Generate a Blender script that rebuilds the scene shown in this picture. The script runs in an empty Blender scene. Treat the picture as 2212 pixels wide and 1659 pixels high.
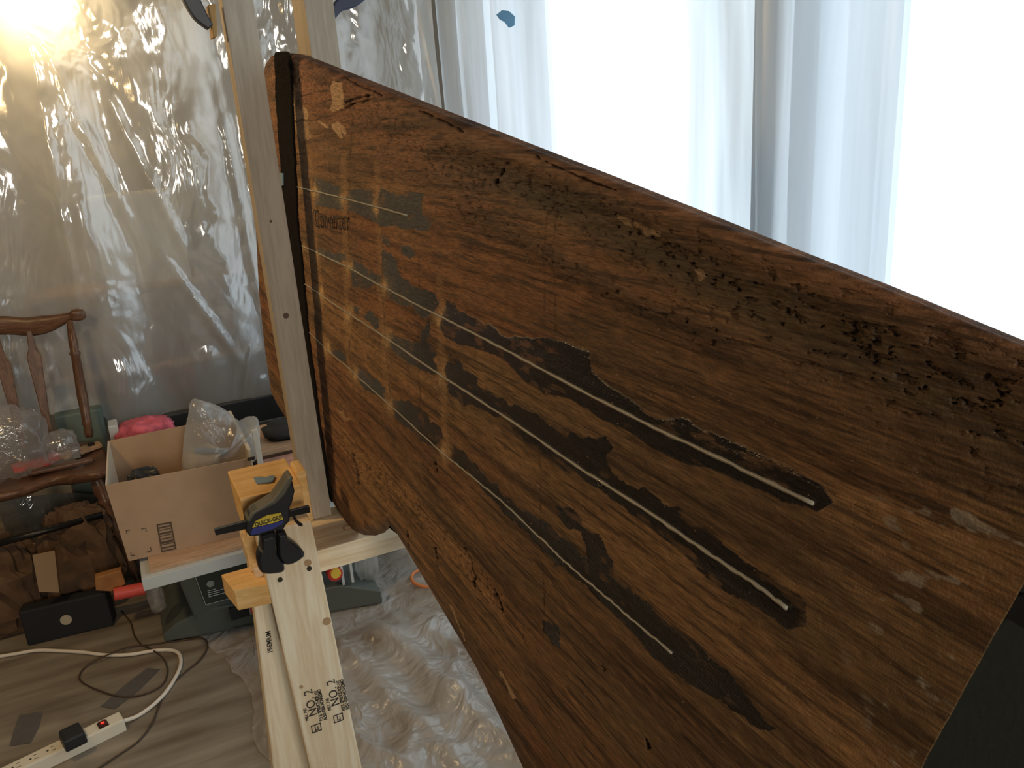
import bpy, bmesh, math, random
import numpy as np
from mathutils import Vector, Matrix
rnd = random.Random(7); rs = np.random.RandomState(5)
S = bpy.context.scene; COL = S.collection
# ------------------------------------------------------------ camera
F = 1790.; CX, CY = 1106., 829.5; H = 1.5
nz = lambda v: np.array(v, float)/np.linalg.norm(v)
U_ = nz([-394, 5470, 1790]); D0 = nz([-906, 515, -1790]); D_ = nz(D0-U_*np.dot(D0, U_)); E_ = np.cross(D_, U_)
cam = bpy.data.cameras.new('camera'); cam.sensor_width = 36; cam.lens = 36*F/2212; cam.clip_start = .01
co = bpy.data.objects.new('camera', cam); COL.objects.link(co)
M = Matrix(((E_[0], E_[1], E_[2], 0), (D_[0], D_[1], D_[2], 0), (U_[0], U_[1], U_[2], H), (0, 0, 0, 1)))
co.matrix_world = M; S.camera = co
cam.dof.use_dof = False
# ------------------------------------------------------------ world, lights, exposure
S.view_settings.view_transform = 'Standard'; S.view_settings.look = 'None'
S.view_settings.exposure = 0.35; S.view_settings.gamma = 1; S.view_settings.use_curve_mapping = False
W = bpy.data.worlds.new('world'); S.world = W; W.use_nodes = True
W.node_tree.nodes['Background'].inputs[0].default_value = (.80, .86, 1, 1)
W.node_tree.nodes['Background'].inputs[1].default_value = .03
def light(name, kind, loc, energy, color, size=.1, rot=None, size_y=None):
    l = bpy.data.lights.new(name, kind); l.energy = energy; l.color = color
    if kind == 'AREA':
        l.size = size
        if size_y: l.shape = 'RECTANGLE'; l.size_y = size_y
    else: l.shadow_soft_size = size
    o = bpy.data.objects.new(name, l); COL.objects.link(o); o.location = loc
    if rot: o.rotation_euler = rot
    return o
WARM = (1, .66, .30)
light('glowing_bulb', 'POINT', (-.075, 3.50, 1.975), 15, (1, .72, .38), .05)
light('work_lamp_light', 'POINT', (-.78, 1.77, 1.90), 25, WARM, .07)
light('added_fill_light', 'AREA', (.04, -2.45, 1.9), 36, (1, .93, .82), .45, (math.radians(82), 0, 0), .8)  # unseen soft fill added behind the camera to brighten upright and leg faces

# ------------------------------------------------------------ pixel rays
def ray(px, py):
    c = np.array([(px-CX)/F, -(py-CY)/F, -1.]); return np.array([c@E_, c@D_, c@U_])
def P(px, py, x=None, y=None, z=None):
    r = ray(px, py)
    t = x/r[0] if x is not None else y/r[1] if y is not None else (z-H)/r[2]
    return np.array([0, 0, H])+t*r

# ------------------------------------------------------------ materials
def newmat(name):
    m = bpy.data.materials.new(name); m.use_nodes = True
    nt = m.node_tree; return m, nt, nt.nodes['Principled BSDF'], nt.nodes['Material Output']
def N(nt, t, **k):
    n = nt.nodes.new(t)
    for a, v in k.items():
        if a in n.inputs.keys(): n.inputs[a].default_value = v
        else: setattr(n, a, v)
    return n
def plain(name, c, rough=.6, metal=0, bump=0, bscale=200, var=0, vscale=8, spec=.5, coat=0):
    m, nt, b, o = newmat(name)
    b.inputs['Base Color'].default_value = (*c, 1); b.inputs['Roughness'].default_value = rough
    b.inputs['Metallic'].default_value = metal; b.inputs['Specular IOR Level'].default_value = spec
    b.inputs['Coat Weight'].default_value = coat
    tc = N(nt, 'ShaderNodeTexCoord')
    if var:
        n = N(nt, 'ShaderNodeTexNoise'); n.inputs['Scale'].default_value = vscale; n.inputs['Detail'].default_value = 6
        nt.links.new(tc.outputs['Object'], n.inputs['Vector'])
        r = N(nt, 'ShaderNodeValToRGB'); r.color_ramp.elements[0].position = .3; r.color_ramp.elements[1].position = .7
        r.color_ramp.elements[0].color = (*[x*(1-var) for x in c], 1); r.color_ramp.elements[1].color = (*[min(1, x*(1+var)) for x in c], 1)
        nt.links.new(n.outputs['Fac'], r.inputs[0]); nt.links.new(r.outputs[0], b.inputs['Base Color'])
    if bump:
        n = N(nt, 'ShaderNodeTexNoise'); n.inputs['Scale'].default_value = bscale; n.inputs['Detail'].default_value = 4
        nt.links.new(tc.outputs['Object'], n.inputs['Vector'])
        bp = N(nt, 'ShaderNodeBump'); bp.inputs['Strength'].default_value = bump; bp.inputs['Distance'].default_value = .002
        nt.links.new(n.outputs['Fac'], bp.inputs['Height']); nt.links.new(bp.outputs[0], b.inputs['Normal'])
    return m
def wood(name, c1, c2, axis='z', scale=1., rough=.6, ring=.5, bump=.15):
    """long-grain timber: noise drawn out along one axis, plus wavy growth rings"""
    m, nt, b, o = newmat(name)
    tc = N(nt, 'ShaderNodeTexCoord'); mp = N(nt, 'ShaderNodeMapping')
    st = {'x': (1.2, 14, 14), 'y': (14, 1.2, 14), 'z': (14, 14, 1.2)}[axis]
    mp.inputs['Scale'].default_value = [s*scale for s in st]
    nt.links.new(tc.outputs['Object'], mp.inputs['Vector'])
    n = N(nt, 'ShaderNodeTexNoise'); n.inputs['Scale'].default_value = 1.4; n.inputs['Detail'].default_value = 3; n.inputs['Distortion'].default_value = .6
    nt.links.new(mp.outputs[0], n.inputs['Vector'])
    mul = N(nt, 'ShaderNodeMath', operation='MULTIPLY'); mul.inputs[1].default_value = 60*ring; nt.links.new(n.outputs['Fac'], mul.inputs[0])
    sn = N(nt, 'ShaderNodeMath', operation='SINE'); nt.links.new(mul.outputs[0], sn.inputs[0])
    n2 = N(nt, 'ShaderNodeTexNoise'); n2.inputs['Scale'].default_value = 12; n2.inputs['Detail'].default_value = 6
    nt.links.new(mp.outputs[0], n2.inputs['Vector'])
    ad = N(nt, 'ShaderNodeMath', operation='MULTIPLY_ADD'); ad.inputs[1].default_value = .16; nt.links.new(sn.outputs[0], ad.inputs[0]); nt.links.new(n2.outputs['Fac'], ad.inputs[2])
    r = N(nt, 'ShaderNodeValToRGB'); r.color_ramp.elements[0].position = .28; r.color_ramp.elements[1].position = .72
    r.color_ramp.elements[0].color = (*c2, 1); r.color_ramp.elements[1].color = (*c1, 1)
    nt.links.new(ad.outputs[0], r.inputs[0]); nt.links.new(r.outputs[0], b.inputs['Base Color'])
    b.inputs['Roughness'].default_value = rough; b.inputs['Specular IOR Level'].default_value = .3
    bp = N(nt, 'ShaderNodeBump'); bp.inputs['Strength'].default_value = bump; bp.inputs['Distance'].default_value = .001
    nt.links.new(n2.outputs['Fac'], bp.inputs['Height']); nt.links.new(bp.outputs[0], b.inputs['Normal'])
    return m
def film(name, transp=.3, col=(.85, .88, .9), rough=.18, bscale=18, bstr=.6, dist=.02, gloss=.25, stretch=(1, 1, 1), dirt=None):
    """polythene film: part see-through, part milky, part shiny, with crinkles"""
    m, nt, b, o = newmat(name); nt.nodes.remove(b)
    tc = N(nt, 'ShaderNodeTexCoord'); mp = N(nt, 'ShaderNodeMapping'); mp.inputs['Scale'].default_value = stretch
    nt.links.new(tc.outputs['Object'], mp.inputs['Vector'])
    n = N(nt, 'ShaderNodeTexNoise'); n.inputs['Scale'].default_value = bscale; n.inputs['Detail'].default_value = 5; n.inputs['Roughness'].default_value = .5; n.inputs['Distortion'].default_value = .3
    nt.links.new(mp.outputs[0], n.inputs['Vector'])
    v = N(nt, 'ShaderNodeTexNoise'); v.inputs['Scale'].default_value = bscale*.45; v.inputs['Detail'].default_value = 2; v.inputs['Distortion'].default_value = 2.5
    nt.links.new(mp.outputs[0], v.inputs['Vector'])
    ad = N(nt, 'ShaderNodeMath', operation='MULTIPLY_ADD'); nt.links.new(n.outputs['Fac'], ad.inputs[0]); ad.inputs[1].default_value = .35; nt.links.new(v.outputs['Fac'], ad.inputs[2])
    bp = N(nt, 'ShaderNodeBump'); bp.inputs['Strength'].default_value = bstr; bp.inputs['Distance'].default_value = dist
    nt.links.new(ad.outputs[0], bp.inputs['Height'])
    tr = N(nt, 'ShaderNodeBsdfTransparent'); tr.inputs[0].default_value = (*[min(1, c*1.08) for c in col], 1)
    df = N(nt, 'ShaderNodeBsdfDiffuse'); df.inputs[0].default_value = (*col, 1)
    tl = N(nt, 'ShaderNodeBsdfTranslucent'); tl.inputs[0].default_value = (*col, 1)
    gl = N(nt, 'ShaderNodeBsdfGlossy'); gl.inputs['Roughness'].default_value = rough; gl.inputs[0].default_value = (1, 1, 1, 1)
    if dirt:
        nd = N(nt, 'ShaderNodeTexNoise'); nd.inputs['Scale'].default_value = 5; nd.inputs['Detail'].default_value = 9; nd.inputs['Roughness'].default_value = .65
        nt.links.new(tc.outputs['Object'], nd.inputs['Vector']); rd = N(nt, 'ShaderNodeValToRGB'); rd.color_ramp.elements[0].position = .50; rd.color_ramp.elements[1].position = .64
        rd.color_ramp.elements[0].color = (*col, 1); rd.color_ramp.elements[1].color = (*dirt, 1); nt.links.new(nd.outputs['Fac'], rd.inputs[0]); nt.links.new(rd.outputs[0], df.inputs[0])
    for s in (df, tl, gl): nt.links.new(bp.outputs[0], s.inputs['Normal'])
    m1 = N(nt, 'ShaderNodeMixShader'); m1.inputs[0].default_value = .62
    nt.links.new(df.outputs[0], m1.inputs[1]); nt.links.new(tl.outputs[0], m1.inputs[2])
    m2 = N(nt, 'ShaderNodeMixShader'); m2.inputs[0].default_value = gloss
    nt.links.new(m1.outputs[0], m2.inputs[1]); nt.links.new(gl.outputs[0], m2.inputs[2])
    m3 = N(nt, 'ShaderNodeMixShader')
    nt.links.new(m2.outputs[0], m3.inputs[1]); nt.links.new(tr.outputs[0], m3.inputs[2])
    # the film is milkier in drifts where it is doubled, creased or dusty
    n3 = N(nt, 'ShaderNodeTexNoise'); n3.inputs['Scale'].default_value = 3.2; n3.inputs['Detail'].default_value = 4
    nt.links.new(mp.outputs[0], n3.inputs['Vector'])
    mr = N(nt, 'ShaderNodeMapRange'); mr.inputs[1].default_value = .3; mr.inputs[2].default_value = .7
    mr.inputs[3].default_value = max(0, transp-.15); mr.inputs[4].default_value = transp+.15
    nt.links.new(n3.outputs['Fac'], mr.inputs[0]); nt.links.new(mr.outputs[0], m3.inputs[0])
    nt.links.new(m3.outputs[0], o.inputs[0])
    return m
def emit(name, c, s):
    m, nt, b, o = newmat(name); nt.nodes.remove(b)
    e = N(nt, 'ShaderNodeEmission'); e.inputs[0].default_value = (*c, 1); e.inputs[1].default_value = s
    nt.links.new(e.outputs[0], o.inputs[0]); return m

MAT = dict(
 pine=wood('pine', (.86, .75, .55), (.74, .58, .37), 'z', 1.0, ring=.35),
 pine_x=wood('pine_crosswise', (.82, .68, .47), (.68, .49, .29), 'x', 1.0, ring=.4),
 pine_old=wood('weathered_pine', (.44, .38, .30), (.34, .29, .22), 'z', 1.3, ring=.2, bump=.3),
 block=wood('block_pine', (.84, .56, .24), (.70, .40, .13), 'x', 1.4, ring=.3),
 chair=wood('varnished_brown_wood', (.17, .085, .045), (.10, .048, .026), 'z', 2, rough=.32),
 chair_x=wood('varnished_brown_wood_crosswise', (.17, .085, .045), (.10, .048, .026), 'x', 2, rough=.32),
 tan=wood('tan_board', (.55, .36, .22), (.42, .26, .15), 'x', 1.5),
 card=plain('cardboard', (.42, .28, .17), .85, bump=.1, bscale=60, var=.05, vscale=20),
 card_in=plain('cardboard_edge', (.62, .52, .38), .85),
 paper_bag=plain('brown_paper', (.10, .055, .027), .9, bump=.6, bscale=30, var=.35, vscale=14),
 black=plain('black_plastic', (.012, .013, .015), .45, bump=.05),
 black_s=plain('black_steel', (.015, .014, .014), .35, metal=.4, bump=.03),
 blackmat=plain('black_dull', (.010, .010, .011), .7),
 navy=plain('navy_plastic', (.012, .018, .05), .35),
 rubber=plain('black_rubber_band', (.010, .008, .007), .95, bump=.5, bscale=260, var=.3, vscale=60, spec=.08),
 saw=plain('grey_green_paint', (.085, .095, .08), .55, bump=.1, bscale=300),
 sawdark=plain('dark_green_panel', (.028, .034, .027), .6),
 grey=plain('light_grey_metal', (.50, .52, .50), .4, var=.06),
 cream=plain('cream_plastic', (.72, .66, .52), .4),
 white=plain('white_plastic', (.78, .77, .73), .45),
 wcord=plain('cream_cord', (.74, .66, .54), .5),
 bcord=plain('brown_cord', (.06, .035, .02), .6),
 orange=plain('orange_cord', (.62, .20, .06), .5),
 red=plain('red_plastic', (.55, .04, .03), .45), pinkred=plain('coral_red_plastic', (.72, .09, .07), .5),
 pink=plain('pink_cloth', (.60, .12, .16), .9, bump=.8, bscale=40, var=.5, vscale=20),
 yellow=plain('yellow_label', (.62, .47, .04), .5), blue=plain('blue_label', (.03, .04, .22), .5),
 bluetape=film('blue_painters_tape', .10, (.30, .48, .60), .5, 60, .3, .002, .03),
 greytape=plain('grey_tape', (.10, .093, .083), .6, var=.12, vscale=40),
 bluegrey=plain('blue_grey_tape', (.19, .30, .40), .75, bump=.4, bscale=120),
 ink=plain('stamp_ink', (.045, .035, .028), .8), inkbrown=plain('box_print', (.09, .06, .035), .8),
 graphite=plain('graphite_line', (.055, .025, .012), .7),
 green=plain('dark_green_cloth', (.040, .047, .038), .85, bump=.4, bscale=90),
 wall=plain('painted_wall', (.40, .38, .34), .9, var=.05, vscale=2),
 stud=plain('grey_post', (.30, .34, .37), .8),
 sideclo=plain('window_frame_paint', (.72, .74, .75), .6),
 gasket=plain('brass_screw', (.08, .07, .05), .35, metal=.8),
 knot=plain('pine_knot', (.42, .26, .13), .7),
 stain=plain('bead', (.36, .32, .24), .42),
 steel=plain('steel', (.45, .45, .44), .3, metal=.9),
 sackcontent=plain('beige_cloth', (.58, .48, .34), .8, var=.2, vscale=30),
)
MAT['film_back'] = film('polythene_sheet_back', .24, (.80, .81, .79), .13, 9, .6, .02, .20, (1, 1, .6))
MAT['film_right'] = film('polythene_sheet_bright', .26, (.84, .91, .96), .35, 5, .4, .01, .08, (1, 3, .25))
MAT['film_floor'] = film('polythene_drop_cloth', .10, (.80, .755, .69), .3, 16, 1., .02, .07, dirt=(.42, .29, .19))
MAT['film_bag'] = film('clear_bag', .74, (.85, .84, .82), .1, 30, 1., .01, .22)
MAT['film_zip'] = film('milky_bag', .60, (.80, .78, .74), .2, 30, .8, .006, .14)

# ------------------------------------------------------------ mesh helpers
BASE = {}
def tag(o, label=None, cat=None, group=None, kind=None):
    if label: o['label'] = label
    if cat: o['category'] = cat
    if group: o['group'] = group
    if kind: o['kind'] = kind
    return o
def thing(name, label, cat, loc, group=None):
    o = bpy.data.objects.new(name, None); o.empty_display_size = .03; COL.objects.link(o)
    o.location = Vector([float(v) for v in loc]); BASE[o.name] = np.array(loc, float); return tag(o, label, cat, group)
def obj(name, vf, m, parent=None, smooth=False, bevel=0, label=None, loc=None):
    v, f = vf; v = np.asarray(v, float)
    b = BASE[parent.name] if parent else (np.array(loc, float) if loc is not None else np.array([v[:, 0].mean(), v[:, 1].mean(), v[:, 2].min()]))
    me = bpy.data.meshes.new(name); me.from_pydata((v-b).tolist(), [], [list(map(int, q)) for q in f]); me.update()
    bm = bmesh.new(); bm.from_mesh(me); bmesh.ops.recalc_face_normals(bm, faces=bm.faces)
    if bevel:
        bmesh.ops.bevel(bm, geom=[e for e in bm.edges if len(e.link_faces) == 2 and e.calc_face_angle(0) > .5], offset=bevel, segments=2, affect='EDGES', profile=.6)
    bm.to_mesh(me); bm.free()
    me.materials.append(m)
    if smooth: me.polygons.foreach_set('use_smooth', [True]*len(me.polygons))
    o = bpy.data.objects.new(name, me); COL.objects.link(o)
    if parent: o.parent = parent
    else: o.location = Vector(b.tolist())
    BASE[o.name] = b
    if label: o['label'] = label
    return o
def hexa(c):  # 8 corners: bottom 4, top 4
    return (np.array(c, float), [(0, 3, 2, 1), (4, 5, 6, 7), (0, 1, 5, 4), (1, 2, 6, 5), (2, 3, 7, 6), (3, 0, 4, 7)])
def box(x0, x1, y0, y1, z0, z1):
    return hexa([(x0, y0, z0), (x1, y0, z0), (x1, y1, z0), (x0, y1, z0), (x0, y0, z1), (x1, y0, z1), (x1, y1, z1), (x0, y1, z1)])
def join(*ps):
    V = []; Fc = []; n = 0
    for v, f in ps:
        V.append(np.asarray(v, float)); Fc += [tuple(i+n for i in q) for q in f]; n += len(v)
    return (np.vstack(V), Fc)
def prism(poly, d):  # 3D polygon list extruded by vector d
    p = np.array(poly, float); n = len(p); v = np.vstack([p, p+np.array(d, float)])
    return (v, [tuple(range(n)), tuple(range(2*n-1, n-1, -1))]+[(i, (i+1) % n, n+(i+1) % n, n+i) for i in range(n)])
def smoothpts(pts, k=8):
    p = np.array(pts, float); out = []
    q = np.vstack([2*p[0]-p[1], p, 2*p[-1]-p[-2]])
    for i in range(1, len(q)-2):
        for t in np.linspace(0, 1, k, endpoint=False):
            a, b, c, d = q[i-1:i+3]
            out.append(.5*((2*b)+(-a+c)*t+(2*a-5*b+4*c-d)*t*t+(-a+3*b-3*c+d)*t**3))
    out.append(p[-1]); return np.array(out)
def tube(pts, r, n=8, squash=1.):
    p = np.array(pts, float); r = np.broadcast_to(r, (len(p),)); V = []; Fc = []
    T = np.gradient(p, axis=0); T /= np.linalg.norm(T, axis=1)[:, None]+1e-12
    up = np.array([0, 0, 1.]) if abs(T[0][2]) < .9 else np.array([1., 0, 0]); a = nz(np.cross(T[0], up))
    for i in range(len(p)):
        a = nz(a-T[i]*(a@T[i])); b = np.cross(T[i], a)
        for k in range(n):
            w = 2*math.pi*k/n; V.append(p[i]+r[i]*(math.cos(w)*a+math.sin(w)*b*squash))
    for i in range(len(p)-1):
        for k in range(n): Fc.append((i*n+k, i*n+(k+1) % n, (i+1)*n+(k+1) % n, (i+1)*n+k))
    Fc += [tuple(range(n))[::-1], tuple((len(p)-1)*n+k for k in range(n))]
    return (np.array(V), Fc)
def lathe_between(a, b, prof, n=16):  # prof: (t, r)
    a = np.array(a, float); b = np.array(b, float)
    return tube([a+(b-a)*t for t, r in prof], [r for t, r in prof], n)
def grid(fn, nu, nv):
    V = [fn(i/nu, j/nv) for j in range(nv+1) for i in range(nu+1)]
    return (np.array(V, float), [(j*(nu+1)+i, j*(nu+1)+i+1, (j+1)*(nu+1)+i+1, (j+1)*(nu+1)+i) for j in range(nv) for i in range(nu)])
TAB = {}
def vnoise(x, y, seed=0):
    if seed not in TAB: TAB[seed] = np.random.RandomState(seed).rand(256, 256)
    T = TAB[seed]
    x = np.asarray(x, float); y = np.asarray(y, float)
    if x.ndim == 0:   # plain-number path
        xi = math.floor(x); yi = math.floor(y); fx = float(x)-xi; fy = float(y)-yi; fx = fx*fx*(3-2*fx); fy = fy*fy*(3-2*fy)
        a, b, c, d = T[xi & 255, yi & 255], T[xi+1 & 255, yi & 255], T[xi & 255, yi+1 & 255], T[xi+1 & 255, yi+1 & 255]
        return (a*(1-fx)+b*fx)*(1-fy)+(c*(1-fx)+d*fx)*fy
    xi = np.floor(x).astype(int); yi = np.floor(y).astype(int)
    fx = x-xi; fy = y-yi; fx = fx*fx*(3-2*fx); fy = fy*fy*(3-2*fy); g = lambda a, b: T[a & 255, b & 255]
    return (g(xi, yi)*(1-fx)+g(xi+1, yi)*fx)*(1-fy)+(g(xi, yi+1)*(1-fx)+g(xi+1, yi+1)*fx)*fy
def fbm(x, y, seed=0, o=4, gain=.5):
    s = 0; a = 1; t = 0
    for k in range(o): s = s+a*vnoise(x*2**k+17*k, y*2**k+31*k, seed+k); t += a; a *= gain
    return s/t
def crumple(center, size, amp, n=28, seed=1, k=3., flat=0):
    """closed lumpy blob: a squashed sphere pushed in and out by sharp folds"""
    V = []; Fc = []
    for j in range(n//2+1):
        for i in range(n):
            th = math.pi*j/(n//2); ph = 2*math.pi*i/n
            d = np.array([math.sin(th)*math.cos(ph), math.sin(th)*math.sin(ph), math.cos(th)])
            e = np.sign(d)*np.abs(d)**.7
            q = 1-amp*abs(2*float(fbm(d[0]*k+9+d[2]*2, d[1]*k+7-d[2]*k, seed, 3))-1)*2+amp*.5
            V.append(np.array(center)+e*np.array(size)*q)
    for j in range(n//2):
        for i in range(n): Fc.append((j*n+i, j*n+(i+1) % n, (j+1)*n+(i+1) % n, (j+1)*n+i))
    return (np.array(V), Fc)
def text(name, body, size, origin, xd, yd, m, parent, sx=1., label=None, bold=0.):
    cu = bpy.data.curves.new(name, 'FONT'); cu.body = body; cu.size = size; cu.extrude = .0002; cu.offset = bold; cu.resolution_u = 3
    t = bpy.data.objects.new('t', cu); COL.objects.link(t); dg = bpy.context.evaluated_depsgraph_get()
    me = bpy.data.meshes.new_from_object(t.evaluated_get(dg)); bpy.data.objects.remove(t); me.name = name
    xd = nz(xd)*sx; yd = np.array(yd, float); yd = nz(yd); zd = nz(np.cross(xd, yd)); b = BASE[parent.name]
    v = np.empty(len(me.vertices)*3); me.vertices.foreach_get('co', v); v = v.reshape(-1, 3)
    w = np.array(origin)+v[:, :1]*xd+v[:, 1:2]*yd+v[:, 2:]*zd-b
    me.vertices.foreach_set('co', w.ravel()); me.update(); me.materials.clear(); me.materials.append(m)
    o = bpy.data.objects.new(name, me); COL.objects.link(o); o.parent = parent; BASE[o.name] = b
    if label: o['label'] = label
    return o
def big(name, V, Fq, m, parent=None, attrs=None, loc=(0, 0, 0)):
    b = BASE[parent.name] if parent else np.array(loc, float)
    me = bpy.data.meshes.new(name); nV = len(V); nF = len(Fq)
    me.vertices.add(nV); me.vertices.foreach_set('co', (V-b).astype(np.float32).ravel())
    me.loops.add(nF*4); me.loops.foreach_set('vertex_index', Fq.astype(np.int32).ravel())
    me.polygons.add(nF); me.polygons.foreach_set('loop_start', np.arange(0, nF*4, 4, dtype=np.int32))
    me.polygons.foreach_set('use_smooth', np.ones(nF, bool)); me.update(calc_edges=True); me.validate()
    for k, a in (attrs or {}).items():
        if a.ndim == 2:
            at = me.attributes.new(k, 'FLOAT_COLOR', 'POINT'); at.data.foreach_set('color', np.c_[a, np.ones(nV)].astype(np.float32).ravel())
        else:
            at = me.attributes.new(k, 'FLOAT', 'POINT'); at.data.foreach_set('value', a.astype(np.float32))
    me.materials.append(m); o = bpy.data.objects.new(name, me); COL.objects.link(o)
    if parent: o.parent = parent
    else: o.location = Vector(b.tolist())
    BASE[o.name] = b
    return o

# ============================================================ SETTING
XW, YB = 1.62, 3.95
def struct(name, vf, m, parent=None, **k):
    o = obj(name, vf, m, parent, **k)
    if not parent: o['kind'] = 'structure'
    return o
# floor: worn grey-tan boards under clear film
fm, nt, b, out = newmat('grey_tan_floor')
tc = N(nt, 'ShaderNodeTexCoord'); mp = N(nt, 'ShaderNodeMapping'); mp.inputs['Rotation'].default_value = (0, 0, .12); mp.inputs['Scale'].default_value = (1.2, 9, 1)
nt.links.new(tc.outputs['Object'], mp.inputs['Vector'])
n = N(nt, 'ShaderNodeTexNoise'); n.inputs['Scale'].default_value = 2.5; n.inputs['Detail'].default_value = 8; nt.links.new(mp.outputs[0], n.inputs['Vector'])
r = N(nt, 'ShaderNodeValToRGB'); r.color_ramp.elements[0].position = .3; r.color_ramp.elements[1].position = .72
r.color_ramp.elements[0].color = (.15, .115, .078, 1); r.color_ramp.elements[1].color = (.31, .265, .20, 1)
nt.links.new(n.outputs['Fac'], r.inputs[0]); nt.links.new(r.outputs[0], b.inputs['Base Color']); b.inputs['Roughness'].default_value = .38
bp = N(nt, 'ShaderNodeBump'); bp.inputs['Strength'].default_value = .25; bp.inputs['Distance'].default_value = .004; nt.links.new(n.outputs['Fac'], bp.inputs['Height']); nt.links.new(bp.outputs[0], b.inputs['Normal'])
struct('floor', box(-3.2, XW+.2, -2.6, YB+.1, -.08, 0), fm)
struct('wall_back', box(-3.2, XW+.2, YB, YB+.1, 0, 2.6), MAT['wall'])
# right-hand wall: sill, header and posts around tall windows
struct('wall_right', join(box(XW, XW+.12, -2.6, YB, 0, .28), box(XW, XW+.12, -2.6, YB, 2.35, 2.6), box(XW, XW+.12, 3.02, YB, .28, 2.35)), MAT['wall'])
WIN = [(-2.5, -.75), (-.62, 1.41), (1.71, 3.02)]
sky = emit('daylight_pane', (.83, .92, 1.0), 2.0)
for i, (a, c) in enumerate(WIN):
    w = struct('window_%d' % (i+1), join(box(XW, XW+.05, a, a+.04, .28, 2.35), box(XW, XW+.05, c-.04, c, .28, 2.35), box(XW, XW+.05, a+.04, c-.04, .28, .33), box(XW, XW+.05, a+.04, c-.04, 2.30, 2.35)), MAT['sideclo'])
    obj('pane', box(XW+.02, XW+.03, a+.04, c-.04, .33, 2.30), sky, w)
struct('trim_1', box(1.38, 1.46, 1.37, 1.565, 0, 2.6), MAT['stud'])
struct('trim_3', box(XW-.02, XW+.08, 1.40, 1.72, 0, 2.6), MAT['stud'])
struct('trim_2', box(XW-.06, XW+.08, -.77, -.60, 0, 2.6), MAT['stud'])

# hanging plastic sheets
def sheet_back(u, v):   # bottom hem is wavy; folds run down
    x = -1.35+u*(2.66); z0 = .465+.02*math.sin(u*9)+.014*math.sin(u*23+1)
    if x < -.13: z0 += .08*min(1, (-.13-x)/.05)
    if x > .55: z0 = max(.01, .44-(x-.55)*2.6)
    z = z0+(2.55-z0)*v
    w = .016*math.sin(x*11+2*math.sin(x*3)+.8*v)+.006*math.sin(x*27+v*2)
    w += (float(fbm(x*3+5, z*2.3, 3, 4))-.5)*.07*(1-.3*v)+(float(fbm(x*11+5, z*7, 9, 3))-.5)*.014
    # long creases fanning out from where the sheet is pinned up
    for (ax, az, bx, bz, d) in ((-.1, 1.9, .12, 1.0, .03), (-.12, 1.95, -.18, .6, .035), (.05, 1.75, .28, .95, .028), (.1, 1.2, .4, .55, .03), (.45, 1.9, .5, .5, .03)):
        q = np.array([x-ax, z-az]); l = np.array([bx-ax, bz-az]); L = np.linalg.norm(l); l = l/L
        s = q@l; dd = abs(q[0]*l[1]-q[1]*l[0])
        if 0 < s < L: w -= .45*d*math.exp(-(dd/.018)**2)*math.sin(math.pi*s/L)
    y = 3.42+w+.55*max(0, .44-z)*(1 if x > .3 else 0)*.1
    return (x, y, z)
o = obj('plastic_sheet', grid(sheet_back, 220, 150), MAT['film_back'], smooth=True)
tag(o, 'crinkled grey translucent plastic sheet hanging behind the chair and cardboard box', 'plastic sheet')
def sheet_right(u, v):
    y = 3.30-u*5.7; z = .015+2.5*v
    w = .022*math.sin(y*9+1.5*math.sin(y*2.3))+.012*math.sin(y*27)+(float(fbm(y*4, z*.8, 12, 3))-.5)*.05
    for yy in (3.02, 1.30, 1.44, 2.75): w -= .03*math.exp(-((y-yy+.01*math.sin(z*3))/.018)**2)
    return (1.30+w, y, z)
o = obj('plastic_curtain', grid(sheet_right, 260, 50), MAT['film_right'], smooth=True)
tag(o, 'bright backlit white plastic sheet over the windows above the dark wooden board', 'plastic sheet')
# seam tape strip where the two sheets overlap
o = obj('overlap_flap', grid(lambda u, v: (1.225+.05*u+.012*math.sin(v*7), 3.27-.05*u+.01*math.sin(v*15+u*3), .02+2.5*v), 6, 60), MAT['film_right'], smooth=True)
tag(o, 'narrow white vertical fold of plastic where grey and bright sheets meet', 'plastic sheet')
def blob_tape(name, pts, m, label):
    a = P(*pts[0], x=1.27); return obj(name, prism([P(px, py, x=1.262) for px, py in pts], (.003, 0, 0)), m)
o = blob_tape('painters_tape', [(1072, 32), (1084, 22), (1098, 24), (1111, 36), (1110, 55), (1099, 60), (1090, 48), (1079, 42)], MAT['bluetape'], '')
tag(o, 'small torn piece of blue tape stuck on the bright plastic curtain', 'tape')

# drop cloth under the rack: creased milky film over the boards
def cloth(u, v):
    y = .8+v*2.48; x0 = -.02+.07*math.sin(v*5)+.35*(1-v)*.3+.16*(float(fbm(v*9, 3.3, 91, 4))-.5); x = x0+u*(1.28-x0)
    q = fbm(x*3.1+y*.8, y*1.7-x*.6, 21, 4); rdg = 1-abs(2*float(q)-1)
    z = .010+.03*rdg**6+.014*float(fbm(x*11, y*8, 5, 3))+.016*(1-abs(2*float(fbm(x*8+y*3, y*3.5, 25, 4))-1))**5
    # one long ridge wandering down from the saw
    px = .60+.10*math.sin(y*1.6+.4)-.05*(y-1.5); z += .035*math.exp(-((x-px)/.035)**2)
    z += .02*math.exp(-((x-px+.13)/.03)**2)
    if u < .06: z *= u/.06
    q = min(1, max(0, (x-.60)/.12)) if y > 2.3 else min(1, max(max(0, (2.3-y)/.15), (x-.60)/.12)); z = .003+(z-.003)*max(.04, q)
    if y > 2.9 and x < .85: z = .003
    return (x, y, max(.002, z))
o = obj('drop_cloth', grid(cloth, 150, 240), MAT['film_floor'], smooth=True)
tag(o, 'wrinkled milky plastic drop cloth covering the floor under the lumber stand', 'drop cloth')

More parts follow.
